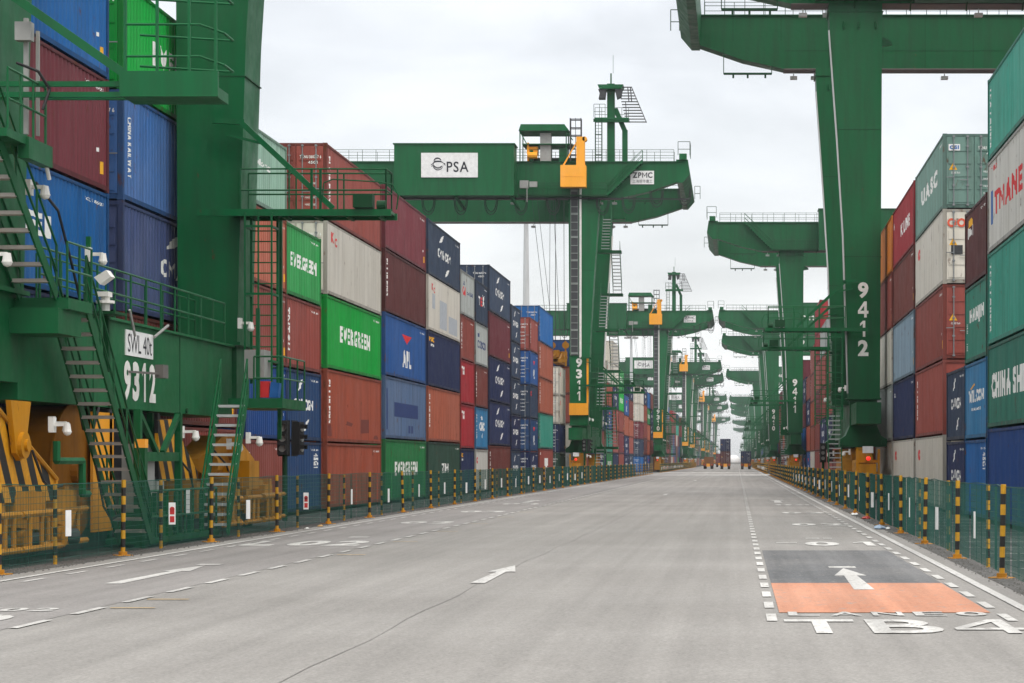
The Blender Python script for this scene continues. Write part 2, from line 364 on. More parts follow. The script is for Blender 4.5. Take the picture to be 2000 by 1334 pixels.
arrow(-10.1, 32.7, 38.4, .28, .50, 2.0, .4); arrow(-10.1, 96, 102, .34, .8, 2.0, .45); arrow(1.96, 96, 102, .4, .8, 2.2, .5)
tag(link('road_markings', mk.mesh('road_markings', RWHITE)), kind='structure')
yl = []
for py in (1190, 1173, 1085, 1059, 1039, 1024, 1011, 1001): 
    Y = ground_pt(0, py)[1]; yl.append((-8.46, -7.86, Y, Y + .1))
for k in range(14):
    Y = 34.3 + 7.15 * k; yl.append((4.3, 4.62, Y - .05, Y + .05))
sheet('yellow_road_ticks', yl, RYEL, .018)
SEAM = asphalt('dark_road_seam', (.205, .196, .182, 1), (.235, .225, .21, 1), .1, .08, crack=False)
mb = MB(); y = 15.0
while y < 320:
    x = -4.13 + .05 * math.sin(y * .13) + .04 * math.sin(y * .9); x2 = -4.13 + .05 * math.sin((y + 1.5) * .13) + .04 * math.sin((y + 1.5) * .9)
    w = .004 + .004 * abs(math.sin(y * .37 + 1)); mb._add([(x - w, y, .0105), (x + w, y, .0105), (x2 + w, y + 1.5, .0105), (x2 - w, y + 1.5, .0105)], [(0, 1, 2, 3)]); y += 1.5
tag(link('road_seam', mb.mesh('road_seam', SEAM)), kind='structure')
sheet('road_joint', [(-12.7, 4.2, 280, 286), (-12.7, 4.2, 336, 345)], RWHITE, .010)

# ---------------------------------------------------------------- containers
W2 = 1.219
def corr_breaks(L):
    """list of (y, inset) describing the corrugated side wall"""
    y = .17; out = [(0, .03)]; n = int((L - .34) / .278); p = (L - .34) / n
    for i in range(n):
        a = y + i * p; out += [(a, .03), (a + .26 * p, .03), (a + .50 * p, .066), (a + .76 * p, .066)]
    out += [(L - .17, .03), (L, .03)]; return out
def inset_at(br, y):
    for (a, ia), (b, ib) in zip(br, br[1:]):
        if a <= y <= b + 1e-9: return ia if b - a < 1e-9 else ia + (ib - ia) * (y - a) / (b - a)
    return .03
def shell_mesh(L, H, smooth=False):
    mb = MB(); br = corr_breaks(L) if not smooth else [(0, .012), (L, .012)]
    z0, z1 = .16, H - .09
    for sg in (1, -1):
        n = len(mb.v)
        for y, ins in br: mb.v += [(sg * (W2 - ins), y, z0), (sg * (W2 - ins), y, z1)]
        for i in range(len(br) - 1):
            a = n + 2 * i; mb.f.append([a, a + 2, a + 3, a + 1] if sg > 0 else [a, a + 1, a + 3, a + 2]); mb.mi.append(0)
    mb.box(-W2 + .02, W2 - .02, .03, L - .03, H - .11, H - .02)      # roof
    mb.box(-W2 + .05, W2 - .05, .05, L - .05, .10, .16)             # floor
    # ends: pressed panels with horizontal ribs
    for y, sg in ((.05, 1), (L - .05, -1)):
        mb.box(-W2 + .12, W2 - .12, min(y, y + sg * .03), max(y, y + sg * .03), .16, H - .10)
        for i in range(5):
            zz = .35 + i * (H - .6) / 5
            mb.box(-W2 + .22, -.06, y - sg * .028, y - sg * .001, zz, zz + (H - .6) / 5 * .62)
            mb.box(.06, W2 - .22, y - sg * .028, y - sg * .001, zz, zz + (H - .6) / 5 * .62)
    return mb
def frame_mesh(L, H):
    mb = MB()
    for sx in (1, -1):
        for y0, y1 in ((0, .13), (L - .13, L)):
            mb.box(sx * (W2 - .14), sx * W2, y0, y1, .12, H - .12)
            for z0, z1 in ((0, .118), (H - .118, H)): mb.box(sx * (W2 - .165), sx * (W2 + .004), y0 - .004 if y0 == 0 else y0 - .035, y1 + .035 if y0 == 0 else y1 + .004, z0, z1)
        mb.box(sx * (W2 - .06), sx * (W2 - .008), .165, L - .165, .045, .165)
        mb.box(sx * (W2 - .06), sx * (W2 - .008), .165, L - .165, H - .10, H - .02)
    for y0 in (0.01, L - .11):
        mb.box(-W2 + .165, W2 - .165, y0, y0 + .1, .03, .16); mb.box(-W2 + .165, W2 - .165, y0, y0 + .1, H - .12, H - .01)
    k = 3
    for i in range(1, k): mb.box(-W2 + .07, W2 - .07, L * i / k - .06, L * i / k + .06, .05, .10)
    # black and yellow corner stripes on the door header
    return mb
def door_mesh(sx, H):
    mb = MB(sx); x0, x1 = .02, W2 - .15; y = -.012
    mb.box(x0, x1, .0, .04, .17, H - .13)
    n = 5; hh = (H - .42) / n
    for i in range(n): mb.box(x0 + .10, x1 - .07, -.022, -.001, .24 + i * hh, .24 + i * hh + hh * .66)
    return mb
def bars_mesh(sx, H):
    mb = MB(sx)
    for x in (.26, .80):
        mb.tube((x, -.06, .10), (x, -.06, H - .07), .022, 6)
        for z in (.14, .9, H * .55, H - .5, H - .12): mb.box(x - .05, x + .05, -.085, -.022, z - .03, z + .03)
        mb.beam((x, -.09, 1.05 + x * .2), (x + .3, -.09, 1.05 + x * .2), .03)
    return mb
MESH = {}
def cached(key, fn, mats):
    if key not in MESH: MESH[key] = fn().mesh(key if isinstance(key, str) else str(key[0]), mats)
    return MESH[key]
C = {}
def cdef(key, words, rgb, k=.9, rust=.25, fade=.3, dirt=.4, smooth=False):
    k *= .84 if not smooth else .92; dirt += .18; rust += .10
    C[key] = dict(words=words, mat=paint('container_' + key, S(*rgb, k), rough=.5, dirt=dirt, rust=rust, fade=fade),
                  fmat=paint('frame_' + key, tuple(c * .62 for c in S(*rgb, k)[:3]) + (1,), rough=.6, dirt=.6, rust=.62, fade=.2), smooth=smooth)
cdef('salmon', 'salmon', (196, 108, 82)); cdef('orange_brown', 'orange-brown', (176, 86, 62)); cdef('brick', 'brick-brown', (162, 80, 70))
cdef('brown', 'brown', (134, 68, 60)); cdef('maroon', 'maroon', (130, 56, 66)); cdef('darkbrown', 'dark-brown', (106, 54, 54))
cdef('rose', 'dusty rose', (172, 92, 82)); cdef('red', 'red', (178, 42, 52)); cdef('navy', 'navy', (38, 52, 94)); cdef('slate', 'slate-blue', (56, 74, 100))
cdef('hazed_navy', 'navy', (82, 98, 146), fade=.5); cdef('hazed_blue', 'mid blue', (66, 118, 186), fade=.5); cdef('navy2', 'ink-blue', (40, 76, 122)); cdef('midblue', 'medium blue', (38, 92, 160)); cdef('blue', 'bright blue', (14, 108, 182)); cdef('sky', 'sky-blue', (52, 138, 190), fade=.4)  # first two: pale reflection haze put into the colour and fade
cdef('fadeblue', 'faded blue', (104, 134, 176), fade=.5); cdef('paleblue', 'pale blue', (140, 168, 186), fade=.5); cdef('beige', 'beige', (218, 212, 198), .92, rust=.3, dirt=.2, smooth=True)
cdef('white', 'off-white', (216, 214, 206), .9, rust=.3, dirt=.25); cdef('grey', 'light grey', (186, 192, 188), rust=.3); cdef('green', 'vivid green', (0, 168, 62), 1.0, rust=.05, dirt=.2)
cdef('green2', 'leaf-green', (56, 168, 88), rust=.15); cdef('green3', 'mid green', (44, 142, 80), rust=.3); cdef('dkgreen', 'dark green', (52, 84, 70), rust=.3)
cdef('teal', 'turquoise', (62, 168, 146), rust=.15); cdef('teal2', 'teal-green', (58, 138, 118), rust=.35); cdef('greygreen', 'grey-green', (126, 164, 152), rust=.35)
cdef('mint', 'pale mint', (160, 200, 178)); cdef('orange', 'bright orange', (240, 138, 40), rust=.1); cdef('deepblue', 'royal blue', (24, 78, 150))
LET_W = plain('lettering_white', S(236, 236, 232), .6); LET_R = plain('lettering_red', S(212, 40, 44), .6); LET_Y = plain('lettering_yellow', S(250, 178, 20), .6)
LET_B = plain('lettering_blue', S(20, 96, 170), .6); LET_K = plain('lettering_black', S(24, 26, 38), .6); LET_N = plain('lettering_dark_blue', S(40, 60, 110), .6)
LET_D = plain('rust_patch_brown', S(112, 52, 42), .7); LET_G = plain('patch_grey', S(176, 182, 188), .7)
LETS = [LET_W, LET_R, LET_Y, LET_B, LET_K, LET_N, LET_D, LET_G]
# marks: list of (text, colour index, a0, a1, z0, z1, bold, rot) with fractions of length / height, or ('poly', ci, [(a,z)...])
def arc_poly(ca, cz, r0, r1, t0, t1, sa=1.0, n=8, thin=True):
    out = []; inn = []
    for i in range(n + 1):
        t = t0 + (t1 - t0) * i / n; k = math.sin(math.pi * i / n) if thin else 1
        out.append((ca + sa * r1 * math.cos(t), cz + r1 * math.sin(t))); rr = r1 - (r1 - r0) * k
        inn.append((ca + sa * rr * math.cos(t), cz + rr * math.sin(t)))
    return [(out[i], out[i + 1], inn[i + 1], inn[i]) for i in range(n)]
ID20 = ('TGHU 2604', 0, .70, .95, .895, .93, .014, False)
ID40 = ('TCKU 816021', 0, .85, .97, .90, .93, .014, False)
def swoosh():
    return [('polys', 0, [[(.5 + (a - .5) * .0 + x * .085, .5 + z * .62) for x, z in qd] for qd in
            arc_poly(0, 0, .48, .60, R(165), R(95), 1.0) + arc_poly(0, 0, .48, .60, R(-15), R(-85), 1.0)] if False else
             [[(.5 + x * .30, .5 + z * .70) for x, z in qd] for qd in arc_poly(0, 0, .46, .60, R(150), R(96)) + arc_poly(0, 0, .46, .60, R(-30), R(-84))])]
MARK = {
    'ever': ('big white lettering', [('EVERGREEN', 0, .24, .78, .38, .64, .045, False), ID40]),
    'evers': ('white middle lettering', [('EVERGREEN', 0, .14, .88, .40, .62, .045, False), ID20]),
    'cma': ('white name and arcs', [('CMA CGM', 0, .30, .70, .41, .60, .045, False)] + swoosh() + [ID40]),
    'cmas': ('white name and arcs', [('CMA CGM', 0, .24, .78, .42, .60, .045, False)] + swoosh() + [ID20]),
    'apl': ('red bird emblem', [('APL', 0, .42, .62, .16, .48, .05, False), ('polys', 1, [[(.40, .76), (.64, .76), (.56, .66), (.47, .66)], [(.47, .66), (.56, .66), (.52, .60)]]), ID40]),
    'vert': ('white upright lettering', [('FLORENS', 0, .045, .075, .22, .88, .05, True)]),
    'verts': ('white upright lettering', [('TRITON', 0, .07, .12, .20, .86, .05, True), ID20]),
    'vertn': ('tall upright lettering', [('TEXTAINER', 0, .03, .055, .08, .92, .05, True)]),
    'red_logo': ('small red logo', [('K', 1, .07, .12, .74, .90, .07, False), ('C', 1, .13, .17, .70, .84, .05, False)]),
    'red_sq': ('red corner emblem', [('C', 1, .10, .19, .66, .84, .10, False), ('K', 1, .14, .18, .70, .82, .05, False)]),
    'msc': ('yellow corner initials', [('MSC', 2, .05, .19, .83, .93, .06, False), ('m', 0, .10, .18, .74, .79, .05, False)]),
    'dia': ('dark repainted patches', [('polys', 5, [[(.22, .34), (.80, .34), (.80, .60), (.22, .60)], [(.56, .06), (.60, .06), (.60, .20), (.56, .20)], [(.63, .06), (.67, .06), (.67, .20), (.63, .20)], [(.04, .10), (.07, .10), (.07, .82), (.04, .82)]])]),
    'zim': ('white central initials', [('ZIM', 0, .42, .62, .40, .60, .03, False), ID40]),
    'tex': ('red and white initials', [('T', 0, .26, .40, .42, .66, .05, False), ('E', 1, .42, .56, .42, .66, .05, False), ('X', 0, .58, .74, .44, .74, .05, False), ID20]),
    'cos': ('dark blue name', [('COSCO', 5, .18, .85, .38, .60, .045, False), ('polys', 5, [[(.2, .68), (.34, .68), (.34, .78), (.2, .78)]])]),
    'logo2': ('red and green emblem', [('CAI', 1, .16, .36, .44, .66, .06, False), ('polys', 5, [[(.2, .70), (.32, .70), (.26, .80)]]), ('xx LINE', 5, .48, .92, .50, .60, .03, False)]),
    'redw': ('white corner initials', [('TS', 0, .10, .28, .66, .88, .07, False)]),
    'chars': ('white emblem column', [('polys', 0, [[(.44, .78), (.52, .84), (.60, .74), (.52, .70)], [(.50, .28), (.60, .36), (.56, .22)]]), ('CNC', 0, .34, .74, .42, .66, .06, False), ('SEA-LAND', 0, .08, .13, .2, .85, .05, True)]),
    'tee': ('tall white T', [('T', 0, .38, .62, .10, .74, .14, False), ('C', 0, .07, .11, .84, .92, .08, False)]),
    'kline': ('white central name', [('K LINE', 0, .38, .80, .38, .60, .05, False), ('K', 0, .03, .06, .68, .8, .05, False)]),
    'uasc': ('white scuffed lettering', [('UASC', 0, .22, .80, .40, .66, .06, False), ID40]),
    'china': ('very large white name', [('CHINA SHIPPING', 0, .06, .96, .32, .66, .06, False)]),
    'mline': ('red and blue lettering', [('TMANE LINE', 1, .115, .96, .34, .62, .05, False), ('I', 3, .055, .085, .26, .66, .10, False), ('T HERO', 1, .06, .16, .88, .94, .02, False)]),
    'beacon': ('yellow corner badge', [('polys', 2, [[(.12, .80), (.36, .80), (.30, .92), (.16, .90)]]), ('polys', 0, [[(.12, .64), (.14, .64), (.14, .80), (.12, .80)], [(.34, .64), (.36, .64), (.36, .80), (.34, .80)]]), ('Bc', 0, .17, .31, .66, .78, .05, False), ID20]),
    'wel': ('white name, orange roof', [('WELCOM', 0, .16, .84, .46, .64, .06, False), ('polys', 2, [[(.22, .66), (.44, .74), (.44, .71), (.26, .65)]]), ('PALACE', 0, .30, .70, .34, .38, .04, False)]),
    'hyun': ('weathered white name', [('HANJIN', 0, .20, .86, .46, .70, .06, False), ('2203', 0, .05, .11, .12, .24, .03, True), ('4510', 0, .05, .11, .38, .52, .03, True)]),
    'code': ('small white codes', [('45G1', 0, .80, .93, .62, .86, .05, True), ID20]),
    'stack': ('small corner lettering', [('SIL', 0, .04, .12, .76, .84, .03, False), ID40]),
    'bgrp': ('white emblem and name', [('BBS', 0, .55, .78, .40, .66, .05, False), ('polys', 0, [[(.60, .70), (.70, .80), (.66, .70)], [(.62, .20), (.70, .34), (.66, .2)]]), ('CHINA RAILWAY', 0, .05, .07, .18, .8, .04, True)]),
    'mei': ('white middle lettering', [('MEI', 0, .35, .65, .42, .62, .05, False), ID40]),
    'oslet': ('white small lettering', [('dong', 0, .3, .6, .5, .62, .03, False)]),
    'ork': ('black corner lettering', [('KS', 4, .10, .22, .34, .48, .06, False)]),
    'spots': ('rust spots', [ID40]),
    'tiny': (None, [ID40, ('polys', 2, [[(.955, .10), (.972, .10), (.972, .22), (.955, .22)]]), ('polys', 0, [[(.93, .30), (.94, .30), (.94, .34), (.93, .34)]])]),
    'patchy': ('dark worn patches', [('FLORENS', 0, .045, .075, .22, .88, .05, True), ('polys', 6, [[(.60, .10), (.76, .12), (.76, .34), (.61, .33)], [(.33, .22), (.44, .20), (.46, .25), (.36, .28)], [(.02, .03), (.09, .03), (.08, .22), (.02, .20)], [(.36, .50), (.37, .50), (.37, .54), (.36, .54)], [(.48, .51), (.49, .51), (.49, .55), (.48, .55)], [(.86, .02), (.96, .02), (.93, .09), (.87, .08)]])]),
    'patchg': ('grey patches', [('K', 1, .10, .15, .76, .90, .07, False), ('C', 1, .16, .20, .72, .84, .05, False), ('polys', 7, [[(.34, .06), (.56, .06), (.56, .64), (.34, .64)], [(.62, .04), (.90, .04), (.90, .40), (.62, .40)], [(.12, .40), (.20, .40), (.20, .70), (.12, .70)]])]), '': (None, []),
}
def clip_poly(poly, y, keep_less):
    out = []
    for i in range(len(poly)):
        a = poly[i]; b = poly[(i + 1) % len(poly)]; ia = (a[0] <= y) == keep_less or a[0] == y; ib = (b[0] <= y) == keep_less or b[0] == y
        if ia: out.append(a)
        if ia != ib:
            t = (y - a[0]) / (b[0] - a[0]); out.append((y, a[1] + t * (b[1] - a[1])))
    return out
def lettering_mesh(mark, L, H, side, smooth):
    """lettering painted on the road-facing wall, following the corrugation"""
    br = corr_breaks(L); mb = MB(); cuts = sorted(set(round(y, 5) for y, i in br))
    zr0, zr1 = .17, H - .10
    for it in MARK[mark][1]:
        polys = []
        if it[0] == 'polys':
            for qd in it[2]: polys.append([(a * L, zr0 + (zr1 - zr0) * z) for a, z in qd])
        else:
            s_, ci, a0, a1, z0, z1, bold, rot = it
            t = MB(); add_text(t, s_, lambda a, z: (a, z, 0), a0 * L, a1 * L, zr0 + (zr1 - zr0) * z0, zr0 + (zr1 - zr0) * z1, bold, rot)
            polys = [[(t.v[i][0], t.v[i][1]) for i in f] for f in t.f]
        mb.cm = it[1]
        for P in polys:
            if side < 0: pass
            P = [((a if side < 0 else L - a), z) for a, z in P]          # side<0: stack left of the road, text runs away from the camera
            lo = min(p[0] for p in P); hi = max(p[0] for p in P)
            if smooth: pieces = [P]
            else:
                pieces = []; rest = P
                for c in cuts:
                    if c <= lo + 1e-6: continue
                    if c >= hi - 1e-6: break
                    l_ = clip_poly(rest, c, True); rest = clip_poly(rest, c, False)
                    if len(l_) > 2: pieces.append(l_)
                    if len(rest) < 3: break
                if len(rest) > 2: pieces.append(rest)
            for p in pieces:
                my = sum(v[0] for v in p) / len(p)
                sx = 1 if side < 0 else -1
                vs = []
                for y_, z_ in p:
                    yy = min(max(y_, my - 1), my + 1)
                    ins = .012 if smooth else inset_at(br, yy)
                    vs.append((sx * (W2 - ins + .004), y_, z_))
                mb._add(vs, [tuple(range(len(vs)))])
    return mb
CT = []
def container(side, X, Y, Z0, L, H, ckey, mark='', label=None, group=None, doors=False, detail=2, words=None, back=0):
    """side -1: stack on the left (its wall faces +x), +1: on the right"""
    if mark == '' and not C[ckey]['smooth'] and 'carried' not in (label or ''): mark = 'tiny'
    c = C[ckey]; nm = 'refrigerated_container' if c['smooth'] else 'shipping_container'
    sm = cached(('shell', L, H, c['smooth']), lambda: shell_mesh(L, H, c['smooth']), c['mat'])
    o = link(nm, sm, None, (X + side * W2 + side * back, Y, Z0), c['mat'])
    tag(o, label, 'container', group); CT.append(o)
    link('frame', cached(('frame', L, H), lambda: frame_mesh(L, H), c['fmat']), o, mat=c['fmat'])
    if mark and MARK[mark][1]:
        key = ('lettering', mark, L, H, side, c['smooth'])
        if key not in MESH: MESH[key] = lettering_mesh(mark, L, H, side, c['smooth']).mesh('lettering', LETS)
        link('lettering', MESH[key], o)
    if doors:
        for sx in (1, -1):
            dm = link('door', cached(('door', sx, H), lambda: door_mesh(sx, H), c['mat']), o, mat=c['mat'])
            link('locking_bar', cached(('bars', sx, H), lambda: bars_mesh(sx, H), BARM), dm)
        t = cached(('door_codes', H), lambda: door_codes(H), [LET_W, LET_Y, LET_K])
        link('door_markings', t, o)
    return o
def door_codes(H):
    mb = MB(); f = lambda a, z: (a, -.026, z)
    add_text(mb, 'TCNU 360237 6', f, .15, 1.0, H - .62, H - .50, .03); add_text(mb, '45G1', f, .48, .86, H - .84, H - .72, .03)
    for i in range(4): add_text(mb, 'MAX 30480', f, .36, .78, .55 + i * .28, .63 + i * .28, .02); 
    add_text(mb, 'CUBE 76.4', f, -.9, -.55, 1.35, 1.43, .02)
    mb.cm = 1
    mb._add([(-.98, -.026, 1.5), (-.66, -.026, 1.5), (-.82, -.026, 1.78)], [(0, 1, 2)])
    return mb
SMALL, TALL = 2.62, 2.915
GAP = .015
def stack(side, n, X, Y, L, spec, doors_from=99, group=None, where=None, back=0, base=.1):
    """spec: list bottom->top of (colour, mark, height[, flags])"""
    z = base; sname = 'left' if side < 0 else 'right'
    for t, sp in enumerate(spec):
        ck, mk_, H = sp[0], sp[1], sp[2]
        if ck is None: z += H + GAP; continue
        w = MARK[mk_][0] if mk_ else None
        lab = f"{C[ck]['words']} container" + (f" with {w}" if w else "") + f", {ordn(t + 1)} tier up in {ordn(n)} {('', 'inner ', 'deeper ', 'deepest ')[round(back / 2.6)]}stack on {sname}"
        container(side, X, Y, z, L, H, ck, mk_, lab, group or f'containers stacked along the {sname} side of the road', doors=(t + 1 >= doors_from), back=back)
        z += H + GAP
XL, XR = -16.2, 8.0
T, Sm = TALL, SMALL
FL, FR = 16.2 * F, 8.0 * F
def yl(px): return FL / (VX - px)
def yr(px): return FR / (px - VX)
L40, L20 = 12.19, 6.06
left = [
    (yl(213) - L40, L40, [('brown', '', T), ('navy', '', T), ('blue', 'mei', T), ('maroon', '', T), ('blue', '', T)], 99),
    (yl(240), L40, [('brick', '', T), ('brown', '', T), ('hazed_navy', 'cma', T), ('hazed_blue', 'bgrp', T), ('green', 'ever', T)], 4),
    (yl(480), L20, [('rose', 'verts', Sm), ('deepblue', '', Sm), ('rose', '', Sm), ('salmon', '', Sm), ('mint', 'oslet', Sm)], 99),
    (yl(559.5), L20, [('navy2', 'code', Sm), ('navy2', 'cmas', Sm), ('brick', 'verts', Sm), ('green2', 'evers', Sm)], 99),
    (yl(638.5), L40, [('orange_brown', 'spots', Sm), ('orange_brown', 'patchy', T), ('green', 'ever', T), ('beige', 'red_logo', T), ('brick', 'vert', T + .12)], 4),
    (yl(752.5), L40, [('green3', 'ever', T), ('fadeblue', 'dia', T), ('midblue', 'apl', T), ('darkbrown', 'vert', T), ('maroon', '', T)], 99),
    (yl(836.5), L40, [('dkgreen', 'zim', T), ('salmon', 'vert', T), ('navy', 'msc', T), ('beige', 'patchg', T), ('slate', 'cma', T)], 99),
    (yl(900.5), L20, [('navy', 'msc', Sm), ('red', 'redw', Sm), ('red', 'redw', Sm), ('brick', 'verts', Sm), ('grey', 'logo2', Sm)], 99),
    (yl(929.5), L20, [('white', 'red_sq', Sm), ('sky', 'chars', Sm), ('brown', 'verts', Sm), ('grey', 'cos', Sm), ('slate', 'tex', Sm)], 99),
    (yl(956), L40, [('brown', 'vert', T), ('navy', 'cma', T), ('navy', 'cma', T), ('maroon', '', T), ('slate', 'cma', T + .1)], 5),
    (yl(999), L20, [('slate', 'cmas', Sm), ('navy', 'cmas', Sm), ('slate', 'cmas', Sm), ('slate', 'cmas', Sm), ('slate', 'cmas', Sm)], 99),
    (yl(1036), L20, [('navy', 'cmas', Sm), ('navy2', 'apl', Sm), ('slate', 'red_sq', Sm), ('midblue', 'apl', Sm), ('brick', 'verts', Sm)], 1),
    (yl(1054), L40, [('brick', 'tee', T), ('teal', 'vertn', T), ('salmon', 'vert', T), ('salmon', 'vert', T), ('blue', 'vertn', T)], 5),
    (yl(1093.5), L20, [('dkgreen', '', Sm), ('navy', '', Sm), ('beige', 'red_sq', Sm), ('beige', 'red_sq', Sm)], 1),
]
nL = 0
for (Y, L, spec, df) in left:
    nL += 1; stack(-1, nL, XL, Y, L, spec, df)
# inner stacks seen over the gaps
fill = [('navy', 'cma', 6), ('brick', 'vert', 5), ('salmon', 'vert', 4), ('brown', '', 5), ('maroon', '', 4), ('slate', 'cma', 4), ('beige', 'red_sq', 2), ('midblue', 'apl', 2), ('green3', 'ever', 2),
        ('grey', 'cos', 2), ('rose', 'vert', 3), ('red', '', 1), ('teal', 'vertn', 1), ('white', 'red_logo', 1), ('orange_brown', '', 4), ('blue', '', 2), ('darkbrown', '', 2)]
pool = [(a, b) for a, b, n in fill for _ in range(n)]
rnd = random.Random(11)
def rand_spec(n=None, h=None):
    out = []
    for k in range(n or rnd.choice([4, 5, 5, 5])):
        a, b = rnd.choice(pool); out.append((a, b, h or rnd.choice([T, T, Sm])))
    return out
stack(-1, 14, XL, yl(1093.5), L20, [('brown', '', Sm), ('maroon', '', Sm), ('brown', '', Sm), ('darkbrown', '', Sm), ('darkbrown', '', T)], 4, back=2.6)
Y = yl(1093.5) + L40 + 1.0
while Y < 311:
    nL += 1
    sp = rand_spec()
    if 255 < Y < 268: sp = [('navy', '', T), ('rose', '', T), ('brick', '', T), ('navy', 'cma', T), ('beige', '', T), ('beige', '', T)]
    if 268 <= Y < 282: sp = [('brick', '', T), ('maroon', '', T), ('brick', '', T), ('green', 'ever', T), ('green2', 'ever', T)]
    stack(-1, nL, XL, Y, L40, sp); Y += 13.2
# block beyond the cross road, its doors face the camera
blk = [[('blue', '', Sm), ('slate', '', T), ('maroon', '', T), ('beige', '', T), ('beige', '', T)],
       [('blue', '', Sm), ('slate', '', T), ('maroon', '', T), ('beige', '', T)],
       [('brick', '', Sm), ('navy', '', T), ('brick', '', T), ('white', '', T)], [('green3', '', T), ('brown', '', T), ('navy', '', T)]]
nL += 1
for r_ in range(4): stack(-1, nL + 0, XL, 338, L40, blk[r_], 1, back=2.6 * r_)
CT_split = len(CT)
Y = 351.5
while Y < 425: nL += 1; stack(-1, nL, XL, Y, L40, rand_spec()); Y += 13.2
YL_END = Y
# right side
rb0 = yr(1929) - L40
right = [
    (yr(1929) - L40, L40, [('deepblue', '', T), ('teal2', 'china', Sm), ('teal', 'vertn', T), ('white', 'mline', T), ('teal', 'vertn', Sm)], 99),
    (yr(1884.5) - L20, L20, [('blue', 'code', Sm), ('sky', 'wel', Sm), ('teal2', 'hyun', Sm), ('darkbrown', 'beacon', Sm + .02)], 99),
    (yr(1848.5) - L20, L20, [('navy', 'cmas', Sm), ('slate', 'cmas', Sm)], 99),
    (yr(1787.7) - L40, L40, [('beige', 'red_sq', T), ('brick', 'vert', T), ('brick', '', T), ('beige', 'red_sq', T), ('greygreen', 'uasc', T)], 3),
    (yr(1744) - L40, L40, [('beige', 'red_sq', T), ('navy', 'stack', T), ('paleblue', '', T), ('brown', '', T), ('red', 'kline', T)], 5),
]
nR = 0
for (Y, L, spec, df) in right:
    nR += 1; stack(1, nR, XR, Y, L, spec, df)
Y = yr(1744) + .9
rs = [[('beige', 'red_sq', T), ('grey', '', T), ('beige', '', T), ('brick', '', T), ('orange', 'ork', T)]]
k = 0
while Y < 274:
    nR += 1
    sp = rs[k] if k < len(rs) else rand_spec()
    if 170 < Y < 184: sp = [('rose', '', T), ('navy', 'cma', T), ('brick', '', T), ('brick', '', T), ('grey', '', T)]
    if 184 <= Y < 198: sp = [('brick', '', T), ('brick', '', T), ('maroon', '', T), ('rose', '', T), ('red', '', T), ('red', '', T)]
    stack(1, nR, XR, Y, L40, sp); Y += 13.1; k += 1
Y = 305; nR += 1
stack(1, nR, XR, Y, L40, rand_spec(5), 1); stack(1, nR, XR, Y, L40, rand_spec(4), 1, back=2.6); Y += 13.1
while Y < 400: nR += 1; stack(1, nR, XR, Y, L40, rand_spec()); Y += 13.1
YR_END = Y
# inner stacks close behind the front row so that nothing looks hollow from the side
for side, X, Y0, n in ((-1, XL, 40, 3), (1, XR, 51, 0)): pass
for o in CT:
    if 'fourth tier up in fourth stack on right' in o['label']:
        t = MB(); add_text(t, 'OOCL', lambda a, z: (a, -.03, z), -1.05, .25, 2.2, 2.55, .05); link('door_lettering', t.mesh('door_lettering', plain('lettering_orange_red', S(222, 90, 60))), o)
        t = MB(); t.box(-.9, -.45, -.035, -.03, 1.15, 1.5); link('door_placard', t.mesh('door_placard', DARK), o)
    if 'fifth tier up in fourth stack on right' in o['label']:
        t = MB(); t.box(-1.0, -.55, -.035, -.03, 2.25, 2.5); link('door_placard', t.mesh('door_placard', WHITE), o)
        t = MB(); add_text(t, 'CSI', lambda a, z: (a, -.04, z), -.96, -.6, 2.3, 2.45, .05); link('door_lettering', t.mesh('door_lettering', LET_B), o)
# the far blocks as one mass
FARM = [C[k]['mat'] for k in ('navy', 'brick', 'salmon', 'brown', 'maroon', 'slate', 'beige', 'midblue', 'green3', 'grey', 'red', 'teal')]
mb = MB()
for side, X, Y0 in ((-1, XL, YL_END), (1, XR, YR_END)):
    Y = Y0
    while Y < 1500:
        if not (630 < Y < 655 or 960 < Y < 985):
            for r_ in range(2 if rnd.random() < .5 else 1):
                z = .1
                for t in range(rnd.choice([3, 4, 5, 5])):
                    mb.cm = rnd.randrange(12); xx = X + side * r_ * 2.6; mb.box(xx, xx + side * 2.438, Y, Y + L40, z, z + 2.88); z += 2.92
        Y += 13.1
tag(link('far_containers', mb.mesh('far_containers', FARM)), 'mass of stacked containers far down both sides of the road', 'containers', None, 'stuff')
print('containers', len(CT))

# ---------------------------------------------------------------- gantry cranes
GB = 26.5   # underside of the girders
def leg_mesh(s, road=True, foot=True):
    mb = MB(s)
    prof = [(-.88, 5.36), (.80, 5.36), (.86, 8), (1.05, 14), (1.36, 19), (1.80, 25), (1.86, GB), (-1.0, GB)]
    if not road: prof = [(-u, z) for u, z in prof]
    mb.prism(prof, 'y', .12, 1.95)
    mb.box(-.74, .74, .3, 1.8, 3.55, 5.30); mb.box(-.95, .90, .05, 2.02, 5.28, 5.37)
    mb.box(-1.06, 1.92, .06, 2.0, GB - .5, GB - .45)
    for z in (12.9, 19.7):
        uu = .80 + (z - 5.4) * .035 if z < 14 else 1.41
        mb.cm = 1; mb.box(-.965, uu, .112, 1.958, z, z + .03); mb.cm = 0
    if road:
        for u in (-.65, .25, 1.05): mb.tube((u, .04, GB - 1.35), (u, .04, GB - 1.05), .045, 6); mb.box(u - .05, u + .05, .04, .12, GB - 1.4, GB - 1.0)
    # foot saddle and hub
    if not foot: return mb
    mb.prism([(-1.25, 2.75), (1.25, 2.75), (1.25, 3.15), (.95, 3.35), (.74, 3.85), (-.74, 3.85), (-.95, 3.35), (-1.25, 3.15)], 'y', .15, 1.9)
    mb.tube((0, .3, 4.45), (0, .2, 4.45), .48, 16); mb.tube((1.1, .05, 3.0), (1.1, 2.0, 3.0), .17, 8); mb.tube((-1.1, .05, 3.0), (-1.1, 2.0, 3.0), .17, 8)
    return mb
